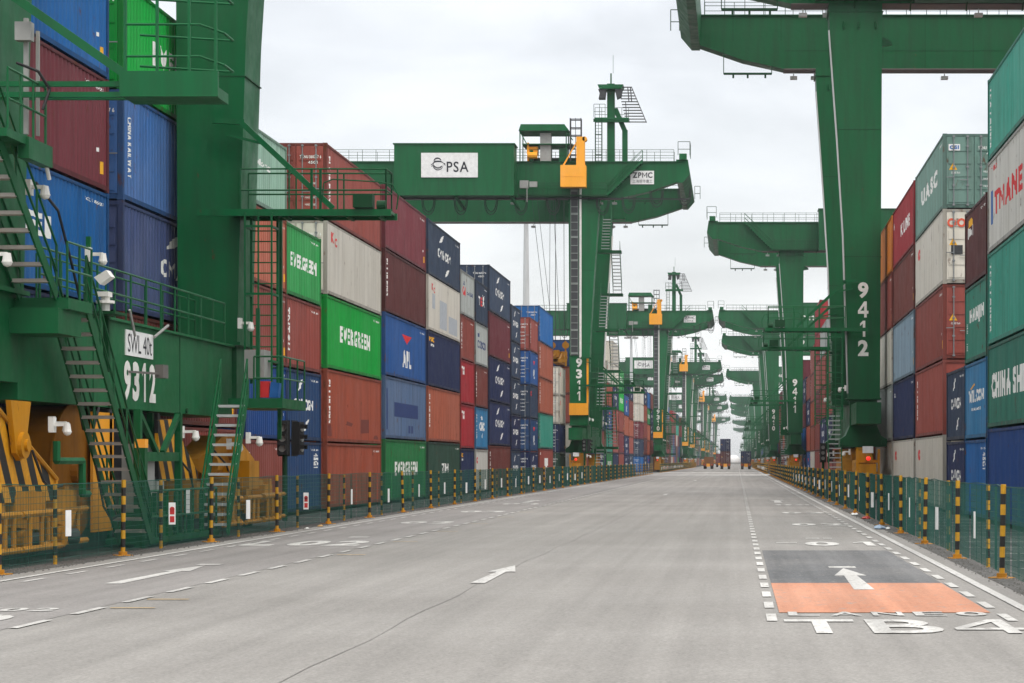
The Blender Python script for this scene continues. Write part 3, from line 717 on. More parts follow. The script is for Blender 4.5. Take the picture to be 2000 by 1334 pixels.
def girder_mesh(s, house_side=True):
    mb = MB(s); zt = GB + 3.3
    prof = [(-27, GB), (3.9, GB), (6.4, GB + .55), (9.6, GB + 1.65), (9.6, zt), (-27, zt)]
    mb.prism(prof, 'y', .35, 1.65)
    mb.cm = 1; mb.box(-26.9, 3.85, .30, 1.70, GB - .05, GB - .003); mb.cm = 0
    mb.box(-27, 9.6, .22, 1.78, zt, zt + .06)
    mb.cm = 2
    for u in range(-26, 10, 3): mb.box(u, u + .035, .337, .349, GB + (.02 if u < 4 else 1.7), zt - .02)
    mb.box(-27, 3.8, .339, .349, GB + 1.1, GB + 1.125); mb.cm = 0
    # trolley rail
    mb.box(-26, 9, .95, 1.05, zt + .06, zt + .2)
    return mb
def end_beam_mesh(s, S):
    mb = MB(s); zt = GB + 3.3
    mb.prism([(9.0, zt + .25), (10.1, zt + .25), (10.3, GB + 2.2), (9.62, GB + 1.4), (9.1, GB + 1.4)], 'y', .3, S + 1.7)
    mb.box(9.3, 10.0, -.1, .5, zt + .2, zt + .75)
    return mb
def catwalk_mesh(s, S, y, u0, u1, z):
    mb = MB(s); mb.box(u0, u1, y - .8, y, z, z + .06); mb.beam((u0, y - .8, z), (u1, y - .8, z), .08, .16)
    u = u0 + .5
    while u < u1: mb.beam((u, y - .75, z), (u, y, z - .5), .06); u += 3
    mb.rail((u0, y - .76, z + .06), (u1, y - .76, z + .06), 1.1, 1.3, .02)
    return mb
def stairs(mt, mr, p0, p1, axis_w, width, rise=.24, tread=.26, r=.022, string=.2):
    """steps between p0 (bottom) and p1 (top); axis_w = 'x' or 'y' direction of the tread width"""
    p0 = Vector(p0); p1 = Vector(p1); n = max(2, int(abs(p1.z - p0.z) / rise)); w = Vector((width, 0, 0)) if axis_w == 'x' else Vector((0, width, 0))
    dh = Vector((p1.x - p0.x, p1.y - p0.y, 0)).normalized() * tread / 2
    for k in range(1, n):
        a = p0.lerp(p1, k / n); c0 = a - dh; c1 = a + dh + w
        mt.box(min(c0.x, c1.x), max(c0.x, c1.x), min(c0.y, c1.y), max(c0.y, c1.y), a.z - .055, a.z + .015)
    up = Vector((0, 0, 1))
    for off in (Vector((0, 0, 0)), w):
        mr.beam(p0 + off, p1 + off, .04, string)
        m = max(2, int((p1 - p0).length / 1.2))
        for k in range(m + 1):
            a = (p0 + off).lerp(p1 + off, k / m); mr.tube(a, a + up * 1.0, r, 5)
        for z in (.5, 1.0): mr.tube(p0 + off + up * z, p1 + off + up * z, r, 5)
def cage_ladder(s, u, y, z0, z1, w=.7):
    mb = MB(s)
    for a in (u, u + w): mb.beam((a, y, z0), (a, y, z1), .07)
    for a in (u, u + w): mb.beam((a, y - w, z0), (a, y - w, z1), .05)
    mb.beam((u + w / 2, y - w, z0), (u + w / 2, y - w, z1), .04)
    z = z0 + .15
    while z < z1: mb.tube((u, y, z), (u + w, y, z), .018, 5); z += .3
    z = z0 + .6
    while z < z1:
        mb.beam((u, y - w, z), (u + w, y - w, z), .06); mb.beam((u, y, z), (u, y - w, z), .06); mb.beam((u + w, y, z), (u + w, y - w, z), .06); z += 1.9
    return mb
def arm_beams(s, y):
    mb = MB(s); z = 9.0
    mb.beam((-.2, y + .02, z + .10), (3.38, y + .02, z + .10), .07, .10); mb.beam((-.2, y + .02, z - .1), (3.38, y + .02, z - .1), .07, .10)
    mb.beam((-.2, y + .80, z), (3.38, y + .80, z), .08, .12); mb.box(3.4, 5.2, y - .06, y + .85, z - .14, z + .06); mb.box(3.4, 5.25, y - .14, y - .06, z - .16, z + .32)
    mb.beam((1.0, y - .05, z + 2.0), (3.7, y - .05, z + .12), .13, .16); mb.beam((.2, y - .05, z + 2.05), (1.1, y - .05, z + 2.0), .13, .16)
    for zz in (.6, 1.2, 1.9):
        mb.path([(3.5, y - .1, z + zz), (4.9, y - .1, z + zz), (5.3, y + .1, z + zz - .12), (5.3, y + .8, z + zz - .12), (3.5, y + .85, z + zz)], .024, 6)
    for u in (3.5, 4.1, 4.7, 5.2): mb.beam((u, y - .1, z), (u, y - .1, z + 1.9), .05)
    return mb
def arm_platform(s, y):
    """service platform reaching out over the road, hung from the leg by a sloping strut"""
    mb = MB(s); z = 9.0
    mb.box(.7, 5.2, y - .1, y + .85, z, z + .08)
    mb.beam((-.2, y - .15, z - .01), (5.25, y - .15, z - .01), .09, .19); mb.beam((-.2, y + .90, z - .01), (5.25, y + .90, z - .01), .09, .19)
    mb.beam((1.0, y - .05, z + 2.55), (3.6, y - .05, z + .12), .12, .15); mb.beam((.2, y - .05, z + 2.6), (1.1, y - .05, z + 2.55), .12, .15)
    mb.beam((.6, y - .05, z + 2.2), (1.6, y - .05, z + 1.95), .07)
    for u in (1.3, 2.2, 3.1, 4.0, 4.9): mb.beam((u, y - .1, z - .1), (u, y + .85, z - .1), .08)
    return mb
def arm_rail(s, y):
    mb = MB(s); z = 9.08
    for yy in (y - .08, y + .83):
        mb.rail((1.0, yy, z), (5.1, yy, z), 1.15, 1.35, .025)
    mb.rail((5.1, y - .08, z), (5.1, y + .83, z), 1.15, .9, .025)
    for u in (3.0, 3.25): mb.beam((u, y - .08, z), (u, y - .08, z + 1.15), .07)
    mb.path([(3.3, y - .12, z + .2), (3.35, y - .12, z + .75), (3.6, y - .12, z + .85), (4.9, y - .12, z + .78), (5.3, y - .12, z + .7), (5.45, y - .12, z + .4), (5.4, y - .12, z + .0)], .02, 5)
    return mb
def bogie_mesh(s, front=True):
    mb = MB(s)
    mb.prism([(-2.3, 1.35), (-1.9, 2.05), (.2, 2.72), (1.8, 2.72), (3.9, 2.05), (4.3, 1.35)], 'x', -.38, .38)
    mb.tube((-.62, 1.0, 2.35), (.62, 1.0, 2.35), .34, 14)
    for yc in (-1.7, 3.7):
        mb.prism([(yc - 1.35, .45), (yc + 1.35, .45), (yc + 1.35, 1.0), (yc + .95, 1.42), (yc - .95, 1.42), (yc - 1.35, 1.0)], 'x', -.46, .46)
        mb.box(-.58, .58, yc - 1.62, yc - 1.35, .55, 1.45); mb.box(-.58, .58, yc + 1.35, yc + 1.62, .55, 1.45)
        mb.box(.48, .86, yc - .5, yc + .5, .75, 1.28); mb.tube((.48, yc, .55), (.95, yc, .55), .22, 10)
    if not front: return mb
    for u in (-.62, .50): mb.beam((u + .06, -3.5, .1), (u + .06, -3.5, 2.6), .12)
    mb.box(-.42, .50, -3.75, -3.35, 1.05, 1.85); mb.box(-.55, .62, -3.85, -3.30, .35, .95); mb.box(-.62, .62, -3.45, -1.0, 1.9, 2.05)
    mb.box(.1, .5, -3.6, -3.3, 1.9, 2.5)
    return mb
def guard_mesh(s, y0, y1, u=1.0):
    mb = MB(s)
    for z in (.30, .98): mb.tube((u, y0 - .1, z), (u, y1 + .1, z), .062, 8)
    n = 2
    for k in range(n + 1):
        yy = y0 + (y1 - y0) * (k + .5) / (n + 1); mb.tube((u, yy, .30), (u, yy, .98), .05, 8)
    mb.beam((u - .45, y0 + .2, .9), (u, y0 + .2, .9), .08); mb.beam((u - .45, y1 - .2, .9), (u, y1 - .2, .9), .08)
    return mb
def wheels_mesh(s):
    mb = MB(s)
    mb.tube((-.16, 0, .36), (.16, 0, .36), .36, 18); mb.tube((-.20, 0, .36), (.20, 0, .36), .10, 8)
    return mb
def dome_cam(mb, x, y, z, dx=.25, r=.14):
    r *= .68
    mb.beam((x, y, z + .28), (x + dx, y, z + .28), .07); mb.box(x - .05, x + .05, y - .09, y + .09, z + .12, z + .42)
    mb.tube((x + dx, y, z + .30), (x + dx, y, z + .14), r * .7, 10, r); mb.ball((x + dx, y, z + .13), r, 10, 4, -1, 0)
    mb.tube((x + dx, y, z + .14), (x + dx, y, z + .12), r * 1.1, 10)
def girder_text_map(s, yy): return lambda a, z: (a, yy, z)
BIRD = None
def globe_logo(mb, f, a, z, r):
    """round emblem drawn with thick and thin arcs"""
    def P(qd): 
        mb._add([f(*p) for p in qd], [(0, 1, 2, 3)])
    for qd in arc_poly(a, z, r * .82, r, R(95), R(385), 1, 20): P(qd)
    for qd in arc_poly(a, z, r * .55, r * .66, R(180), R(345), 1.25, 14, False): P(qd)
    for qd in arc_poly(a - r * .02, z - r * .1, r * .28, r * .38, R(185), R(355), 2.1, 12, False): P(qd)
    for qd in arc_poly(a - r * .1, z + r * .85, r * .34, r * .62, R(-20), R(215), 1.15, 16): P(qd)
    for qd in arc_poly(a + r * .05, z - r * .55, r * 1.15, r * 1.42, R(28), R(158), 1.0, 18): P(qd)
    P([(a + r * .95, z + r * .45), (a + r * 1.35, z + r * .35), (a + r * 1.45, z - r * .15), (a + r * 1.2, z + r * .1)])
    P([(a - r * 1.35, z + r * .15), (a - r * .9, z + r * .35), (a - r * .9, z + r * .27), (a - r * 1.3, z - r * .05)])
    P([(a - r * 1.3, z - r * .2), (a - r * .95, z + r * .0), (a - r * .95, z - r * .08), (a - r * 1.2, z - r * .35)])
def crane(side, Xc, Y1, num, S, label, rich=True):
    """side -1: crane over the left block, its cantilever points to +x"""
    s = 1 if side < 0 else -1; k = ('L', 'R')[side > 0]
    root = empty('gantry_crane', (Xc, Y1, 0)); tag(root, label, 'crane', 'gantry cranes along the ' + ('left' if side < 0 else 'right') + ' side')
    def P(name, key, fn, mats, loc=(0, 0, 0), parent=None): return link(name, cached((name, k, S) + key, fn, mats), parent or root, loc)
    for yy in (0, S):
        P('leg', ('road', num == '9312'), lambda: leg_mesh(s, True, num != '9312'), [GREEN, GREEN_D], (0, yy, 0))
        P('leg', ('back',), lambda: leg_mesh(s, False), [GREEN, GREEN_D], (-s * 24.5, yy, 0))
        P('girder', (), lambda: girder_mesh(s), [GREEN, UNDER, GREEN_D], (0, yy, 0))
        for u in (0, -24.5):
            b = P('bogie', (yy == 0,), lambda: bogie_mesh(s, yy == 0), YEL, (s * u, yy, 0))
            if u == 0:
                for yc in (-2.4, -1.0, 3.0, 4.4): P('wheel', (), lambda: wheels_mesh(s), DARK, (0, yc, 0), b)
            if u == 0:
                P('bumper_guard', (), lambda: guard_mesh(s, -3.2, -.4), YEL, (0, 0, 0), b); P('bumper_guard', (1,), lambda: guard_mesh(s, 2.3, 5.1), YEL, (0, 0, 0), b)
                lm = lambda: MB(s).ball((0, -3.9, 2.12), .12, 8, 5)
                if yy == 0: P('warning_lamp', (), lm, REDL, (0, 0, 0), b); P('plate', (), lambda: MB(s).box(-.25, .3, -3.9, -3.86, 2.4, 2.75), WHITE, (0, 0, 0), b)
    for u in (0, -24.5):
        P('sill_beam', (), lambda: MB(s).box(-.62, .66, 2.0, S + .1, 3.22, 5.22).box(-.70, .74, 2.0, S + .1, 5.22, 5.28).box(-.62, .66, -4.5, .28, 3.9, 5.0), GREEN, (s * u, 0, 0))
    P('end_beam', (), lambda: end_beam_mesh(s, S), [GREEN])
    # railings on the girders
    def rl():
        mb = MB(s)
        for yy in (0, S):
            mb.rail((-26.5, yy + .28, GB + 3.36), (8.8, yy + .28, GB + 3.36), 1.1, 1.25, .022)
            mb.rail((-26.5, yy + 1.72, GB + 3.36), (8.8, yy + 1.72, GB + 3.36), 1.1, 1.9, .02)
        mb.rail((9.2, -.1, GB + 3.9), (10.3, -.1, GB + 3.9), 1.25, 1.1, .03); mb.rail((10.3, -.1, GB + 3.9), (10.3, 2.2, GB + 3.9), 1.25, 1.1, .03)
        mb.rail((10.35, S, GB + 2.3), (10.9, S, GB + 2.3), 1.3, .5, .03)
        return mb
    P('railing', (), rl, GREEN_D)
    hu = 16.8 if side < 0 else 13.6; u1 = -5.8 if side < 0 else -2.7
    P('catwalk', (), lambda: catwalk_mesh(s, S, .3, -5.6 if side < 0 else -27, 2.6, GB + .1), GREEN_D)
    def st():
        mt = MB(s); mr = MB(s); stairs(mt, mt, (2.6, -.5, GB + .15), (5.9, -.5, GB + 3.35), 'y', .7); return mt
    P('girder_stairs', (), st, GREEN)
    # festoon cable under the near girder
    def fs():
        mb = MB(s)
        for u in [-26, -21.6, -17.4, -14, -11, -8.2, -5.4, -2.4, 2.2, 4.6, 7.2, 9.8][(0 if side < 0 else 9):]:
            for dd, w in ((1.55, .62), (1.25, .5)):
                pts = [(u + w * math.cos(t), -.1, GB - .1 + min(.9, max(0, (u - 4)) * .22) - dd * abs(math.sin(t)) ** .8) for t in [math.pi * i / 10 for i in range(11)]]
                mb.path(pts, .045, 5)
        mb.beam((-27, -.1, GB - .12), (2.8, -.1, GB - .12), .12, .14)
        mb.beam((2.8, -.1, GB - .12), (10.2, -.1, GB - .2), .12, .14)
        return mb
    if side < 0: P('festoon_cable', (), fs, CABLE)
    def lights():
        mb = MB(s)
        mb.box(-.22, .22, 1.2, 1.6, GB - .48, GB - .30); mb.tube((0, 1.4, GB - .3), (0, 1.4, GB), .03)
        return mb
    for yy in (0, S):
        for u in (-6.3, 1.9, 3.2): P('flood_lamp', (), lights, WHITE, (s * u, yy, 0))
    def rack():
        mb = MB(s); mb.beam((4.6, .2, GB - .35), (7.6, .2, GB - .35), .14, .12); mb.beam((7.6, .2, GB - .35), (7.6, .2, GB + 1.2), .05); mb.beam((4.6, .2, GB - .35), (4.6, .2, GB + .2), .05)
        for u in (5.0, 6.1, 7.0): mb.tube((u, .2, GB - .62), (u, .2, GB - .35), .06)
        return mb
    for yy in (0, S): P('lamp_rack', (), rack, GREEN_D, (0, yy, 0))
    # machinery house with sign
    def house():
        mb = MB(s); mb.box(-hu, u1, -2.4, -.02, GB - .05, GB + 4.55); mb.box(-hu - .1, u1 + .1, -2.5, .1, GB + 4.55, GB + 4.65); mb.box(-hu, u1, -2.46, -2.401, GB - .15, GB + .25)
        u = -hu + 2
        while u < u1 - .5: mb.box(u, u + .04, -2.415, -2.401, GB + .2, GB + 4.5); u += 2.1
        for u in (-hu + .4, (-hu + u1) / 2, u1 - .4) if side < 0 else (): mb.beam((u, -1.6, GB - .05), (u + .6, .3, GB - 1.1), .2, .25)
        return mb
    h = P('machinery_house', (), house, GREEN)
    if side < 0:
        P('sign', (), lambda: MB(s).box(-14.3, -9.1, -2.50, -2.47, GB + 1.5, GB + 3.75), WHITE, (0, 0, 0), h)
        def sg():
            mb = MB(); f = girder_text_map(s, -2.512); add_text(mb, 'PSA', f, -11.95, -9.95, GB + 1.98, GB + 2.95, .012); globe_logo(mb, f, -12.75, GB + 2.62, .48); return mb
        P('sign_lettering', (), sg, LET_K, (0, 0, 0), h)
        P('maker_plate', (), lambda: MB(s).box(4.75, 6.95, .28, .332, GB + 1.25, GB + 2.5), WHITE)
        def zp():
            mb = MB(); f = girder_text_map(s, .27); add_text(mb, 'ZPMC', f, 4.95, 6.8, GB + 1.83, GB + 2.36, .03); add_text(mb, '上海振华重工', f, 4.95, 6.8, GB + 1.38, GB + 1.68, .0); return mb
        P('plate_lettering', (), zp, LET_K)
        # cable chain, pipe, collar, number
        def chain():
            mb = MB(s); mb.box(-.80, -.10, .0, .11, 11.8, GB + 1.5); return mb
        def rungs():
            mb = MB(s); z = 11.9
            for u in (-.80, -.13): mb.box(u, u + .05, -.05, .0, 11.8, GB + 1.5)
            i = 0
            while z < GB + 1.4:
                mb.box(-.75, -.13, -.06, .0, z, z + .07 + (.12 if i % 3 == 0 else 0)); z += .72; i += 1
            return mb
        P('cable_chain', (), chain, DARK); P('chain_rungs', (), rungs, RUNG)
        P('pipe', (), lambda: MB(s).tube((.12, -.02, 11.6), (.12, -.02, GB + 1.4), .11, 8), NUMW)
        if num != '9312': P('pipe', (2,), lambda: MB(s).path([(1.05, S + .02, 11), (1.2, S + .02, 14.2), (1.52, S + .02, 19.2), (1.92, S + .02, 25)], .08, 6), NUMW)
        P('yellow_collar', (), lambda: MB(s).box(-.92, .86, -.16, .12, 6.25, 7.35).box(.70, .88, -.10, .12, 7.35, 11.6), ORG)
        P('trolley_cabin', (), lambda: MB(s).box(-1.6, .75, -1.7, -.6, GB + .75, GB + 2.75).box(-1.5, .65, -1.72, -1.705, GB + 1.7, GB + 1.74).box(-.15, .62, -1.5, -.8, GB + 2.75, GB + 5.4)
          .prism([(-1.45, GB + 2.75), (-1.3, GB + 2.75), (-.15, GB + 4.8), (-.15, GB + 5.0)], 'y', -1.3, -1.2).tube((.62, -1.5, GB + 5.2), (.62, -.8, GB + 5.2), .22, 10), ORG)
        def frame_tower():
            mb = MB(s)
            for u in (-.8, .2):
                for y in (-.4, .3): mb.beam((u, y, GB + 3.3), (u, y, GB + 7.3), .09)
            for z in (3.9, 4.8, 5.7, 6.4, 7.2):
                mb.beam((-.8, -.4, GB + z), (.2, -.4, GB + z), .08); mb.beam((-.8, .3, GB + z), (.2, .3, GB + z), .08)
            mb.beam((-.3, -.4, GB + 3.3), (-.3, -.4, GB + 7.3), .05); return mb
        P('ladder_tower', (), frame_tower, DARK)
        def canopy():
            mb = MB(s)
            for u in (-5.5, -1.2):
                for y in (.0, 2.6): mb.beam((u, y, GB + 3.3), (u, y, GB + 6.2), .1)
            mb.prism([(-5.6, GB + 6.15), (-.9, GB + 6.15), (-1.35, GB + 6.75), (-5.4, GB + 6.75)], 'y', -.3, 3.2)
            mb.box(-5.3, -.6, -.1, 2.9, GB + 4.9, GB + 4.98); mb.beam((-5.5, 0, GB + 6.1), (-4.9, 0, GB + 5.0), .09); mb.beam((-1.2, 0, GB + 6.2), (-.6, 0, GB + 5.3), .09)
            mb.box(-4.6, -4.3, .2, .8, GB + 3.4, GB + 4.4); mb.box(-1.9, -1.1, .3, 1.4, GB + 3.4, GB + 4.6); return mb
        P('canopy', (), canopy, GREEN)
        P('winch', (), lambda: MB(s).box(-4.9, -3.9, .3, 1.5, GB + 4.1, GB + 4.75).tube((-4.8, .1, GB + 3.9), (-3.9, .1, GB + 3.9), .3, 10).box(-4.85, -4.7, .1, 1.4, GB + 3.4, GB + 5.1), ORG)
        P('control_cabinet', (), lambda: MB(s).box(-3.65, -2.65, .2, 1.2, GB + 3.4, GB + 6.0), GREY)
        P('floor_lamps', (), lambda: MB(s).box(-5.4, -4.6, -1.2, -.85, GB + .7, GB + 1.4).box(-4.5, -3.8, -1.2, -.85, GB + .8, GB + 1.3).box(-4.75, -4.68, -1.3, -1.2, GB - .6, GB + 1.0), GREY)
        # mast
        def mast():
            mb = MB(s); mb.box(2.55, 3.25, .7, 1.4, GB + 3.3, GB + 10.7)
            mb.box(3.95, 4.45, .8, 1.3, GB + 3.3, GB + 6.4); mb.beam((4.2, 1.05, GB + 6.3), (3.3, 1.05, GB + 8.4), .45)
            mb.box(1.4, 4.6, .2, 1.9, GB + 7.25, GB + 7.45); mb.beam((1.3, .3, GB + 7.2), (4.6, .3, GB + 7.2), .1, .3)
            mb.prism([(1.7, GB + 10.5), (4.1, GB + 10.5), (3.9, GB + 10.1), (1.9, GB + 10.1)], 'y', .0, 2.0)
            mb.tube((2.9, 1, GB + 10.7), (2.9, 1, GB + 11.7), .07, 6); mb.tube((3.1, 1, GB + 11.7), (3.1, 1, GB + 13.4), .02, 5)
            return mb
        m = P('mast', (), mast, GREEN)
        P('mast_railing', (), lambda: MB(s).rail((1.35, .25, GB + 7.45), (2.4, .25, GB + 7.45), 1.25, .45, .025).rail((1.35, 1.85, GB + 7.45), (4.5, 1.85, GB + 7.45), 1.2, .6, .022), GREEN_D, (0, 0, 0), m)
        P('mast_ladder', (), lambda: cage_ladder(s, 1.5, .4, GB + 3.3, GB + 7.3, .6), GREEN_D, (0, 0, 0), m)
        P('flood_lamp', ('mast',), lambda: MB(s).prism([(1.75, GB + 10.08), (2.5, GB + 10.08), (2.4, GB + 9.2), (1.8, GB + 9.2), (1.9, GB + 9.7)], 'y', .1, .9).prism([(3.3, GB + 10.08), (4.0, GB + 10.08), (3.9, GB + 9.4), (3.5, GB + 9.2)], 'y', .1, .9), DARK, (0, 0, 0), m)
        def grid():
            mb = MB(s)
            for i in range(13):
                z = GB + 10.3 - i * .27; u0 = 3.6 + i * .06; mb.beam((u0, .4, z), (4.9 + i * .11, .4, z), .09)
            mb.beam((4.85, .4, GB + 10.3), (6.25, .4, GB + 7.0), .07); mb.beam((4.5, .42, GB + 10.3), (4.6, .42, GB + 9.0), .09); mb.beam((4.75, .42, GB + 10.3), (4.85, .42, GB + 9.0), .09); mb.beam((4.3, .4, GB + 8.9), (4.4, .4, GB + 7.1), .07)
            return mb
        P('slatted_screen', (), grid, DARK, (0, 0, 0), m)
        # zigzag stairs between the legs
        if num != '9312':
            zs = [0.3, 3.4, 7.2, 11.0, 14.8, 18.6, 22.4, 26.2]
            for i, (a, b) in enumerate(zip(zs, zs[1:])):
                def zig():
                    mb = MB(s); mt = MB(s); uu = .75 if i % 2 == 0 else 1.85; off = a * .03
                    stairs(mt, mb, (uu + off, 9 if i % 2 == 0 else 12.4, a), (uu + off, 12.4 if i % 2 == 0 else 9, b), 'x', .85, .3, .3, .02)
                    mb.box(.6 + off, 2.9 + off, (12.4 if i % 2 == 0 else 7.9), (13.5 if i % 2 == 0 else 9), b - .25, b)
                    mb.beam((.0, 9 if i % 2 else 12.4, b - .1), (.7, 9 if i % 2 else 12.4, b - .1), .12)
                    n = len(mb.v); mb.v += mt.v; mb.f += [[n + j for j in f] for f in mt.f]; mb.mi += [1] * len(mt.f); return mb
                P('stair_flight', (i,), zig, [GREEN, GALV])
    else:
        # stair flight beside the leg, cabin on the leg side, number on the house
        def fl():
            mt = MB(s); mb = MB(s); stairs(mt, mb, (.75, -1.5, .3), (.75, 1.2, 4.9), 'x', .75, .26, .26, .02)
            n = len(mb.v); mb.v += mt.v; mb.f += [[n + j for j in f] for f in mt.f]; mb.mi += [1] * len(mt.f); return mb
        P('stair_flight', (), fl, [GREEN, GALV], (0, 9, 0))
        P('equipment_box', (), lambda: MB(s).box(.75, 1.55, 3.0, 5.0, 5.2, 8.6).box(.7, 1.65, .9, 5.2, 5.0, 5.2).rail((1.6, 1.0, 5.2), (1.6, 5, 5.2), 1.1, 1.3).beam((.8, .95, 7.8), (1.8, .95, 7.8), .1), GREEN)
        P('edge_pipe', (), lambda: MB(s).path([(.86, .04, 5.6), (.93, .04, 8), (1.12, .04, 14), (1.43, .04, 19), (1.86, .04, 25)], .045, 6), GALV)
        P('edge_pipe', (2,), lambda: MB(s).path([(.86, S + .04, 5.6), (.93, S + .04, 8), (1.12, S + .04, 14), (1.43, S + .04, 19), (1.86, S + .04, 25)], .045, 6), GALV)
        nb = ('housenum', num)
        mb = MB(); add_text(mb, num, lambda a, z: (a, -2.48, z), 5.2, 8.2, GB + 1.3, GB + 2.3, .05); link('house_number', mb.mesh('house_number', NUMW), h)
        P('lifting_lug', (), lambda: MB(s).prism([(-1.0, GB - 1.6), (-1.55, GB - 1.9), (-1.6, GB - 2.1), (-1.0, GB - 2.2)], 'y', .9, 1.05), GREEN)
    # road-side arms with ladders
    for yy in (0, S):
        near = num == '9312' and yy == 0
        a = P('service_platform', (near,), (lambda: arm_beams(s, -.2)) if near else (lambda: arm_platform(s, -.2)), GREEN, (0, yy, 0))
        if not near: P('railing', ('arm',), lambda: arm_rail(s, -.2), GREEN, (0, 0, 0), a)
        if not (num == '9312' and yy == 0): P('ladder', (), lambda: cage_ladder(s, 1.15, .35, 4.2, 9.0, .75), GREEN, (0, 0, 0), a)
        def box_():
            return MB(s).box(4.2, 4.75, -.5, -.1, 9.12, 9.5).tube((4.85, -.3, 9.2), (5.1, -.3, 9.2), .14, 12)
        if not (num == '9312' and yy == 0): P('sensor_box', (), box_, GREEN_D, (0, 0, 0), a)
        def dc():
            mb = MB(s); dome_cam(mb, 0, 0, 0, .3); return mb
        P('dome_camera', (), dc, NUMW, (s * 1.0, yy - .35, 5.6)); P('dome_camera', (), dc, NUMW, (s * .8, yy - .8, 2.2))
    # number on the front of the near leg
    key = ('number', num)
    if key not in MESH:
        mb = MB(); c0 = -.02
        vert_number(mb, num, lambda a, z: (a, .105, z), (c0 - .28) , (c0 + .28), 7.6, 11.55, .2, .04); MESH[key] = mb.mesh('number', NUMW)
    link('leg_number', MESH[key], root)
    # trolley with ropes and spreader
    tx = -24.0 if side > 0 else (-2.6 if num == '9311' else (-19 if num == '9312' else rnd.choice([-8, -12, -2.6, -15])))
    if side < 0:
        def trol():
            mb = MB(s)
            mb.box(-2.2, 2.2, 1.8, S - .2, GB + 3.4, GB + 3.9); return mb
        t = P('trolley', (), trol, GREEN_D, (s * tx, 0, 0))
        def ropes():
            mb = MB(s); 
            for u, y in ((-1.6, 6), (1.6, 6), (-1.6, 12), (1.6, 12), (-.3, 6), (.4, 12)):
                mb.tube((u * 1.7, y, GB + 3.4), (u * .9 + .6, y, 13.6), .022, 4); mb.tube((u * .4, y, GB + 3.4), (u * .45, y, 13.6), .022, 4)
            return mb
        P('hoist_rope', (), ropes, DARK, (0, 0, 0), t)
        def spr():
            mb = MB(s); mb.box(-.35, .35, 3, 15, 11.35, 11.7)
            for y in (3, 14.8): mb.box(-1.2, 1.2, y, y + .25, 11.3, 11.65)
            for u in (-1.1, 1.1):
                for y in (3.1, 14.9): mb.box(u - .1, u + .1, y - .12, y + .12, 10.95, 11.4)
            mb.box(-.8, .8, 8, 8.25, 11.7, 12.6); mb.box(-.8, .8, 10.4, 10.65, 11.7, 12.6); mb.box(-.7, .7, 8.25, 10.4, 12.0, 12.2)
            for u in (-.65, .65):
                mb.tube((u, 7.9, 13.2), (u, 8.4, 13.2), .34, 10); mb.tube((u, 10.3, 13.2), (u, 10.8, 13.2), .34, 10); mb.beam((u, 8.1, 12.5), (u, 8.1, 13.6), .14); mb.beam((u, 10.5, 12.5), (u, 10.5, 13.6), .14)
            mb.box(-.45, .1, 7.3, 7.9, 12.0, 12.7); mb.box(.25, .6, 7.2, 7.8, 11.75, 12.3); mb.beam((-.7, 3.1, 11.6), (-.2, 8, 12.4), .1); mb.beam((.5, 3.1, 11.6), (.3, 8, 12.4), .1); return mb
        P('spreader', (), spr, YEL, (0, 0, 0), t)
    return root
XCL, XCR = -14.7, 6.75
LC = [(38.3, '9312'), (188, '9311'), (376, '9310'), (572, '9309'), (655, '9308'), (865, '9307'), (1005, '9306'), (1300, '9305')]
RC = [(108, '9412'), (236, '9411'), (375, '9410'), (452, '9409'), (628, '9408'), (880, '9407'), (998, '9406'), (1112, '9405'), (1400, '9404'), (1728, '9403')]
roots = {}
for i, (Y, n_) in enumerate(LC):
    roots[n_] = crane(-1, XCL - (.3 if i == 0 else 0), Y, n_, 19.0, f'green gantry crane on the left, {ordn(i + 1)} from the camera' + (f', numbered {n_} in white' if i < 3 else ''))
for i, (Y, n_) in enumerate(RC):
    roots[n_] = crane(1, XCR, Y, n_, 18.0, f'green gantry crane on the right, {ordn(i + 1)} from the camera' + (f', numbered {n_} in white' if i < 3 else ''))

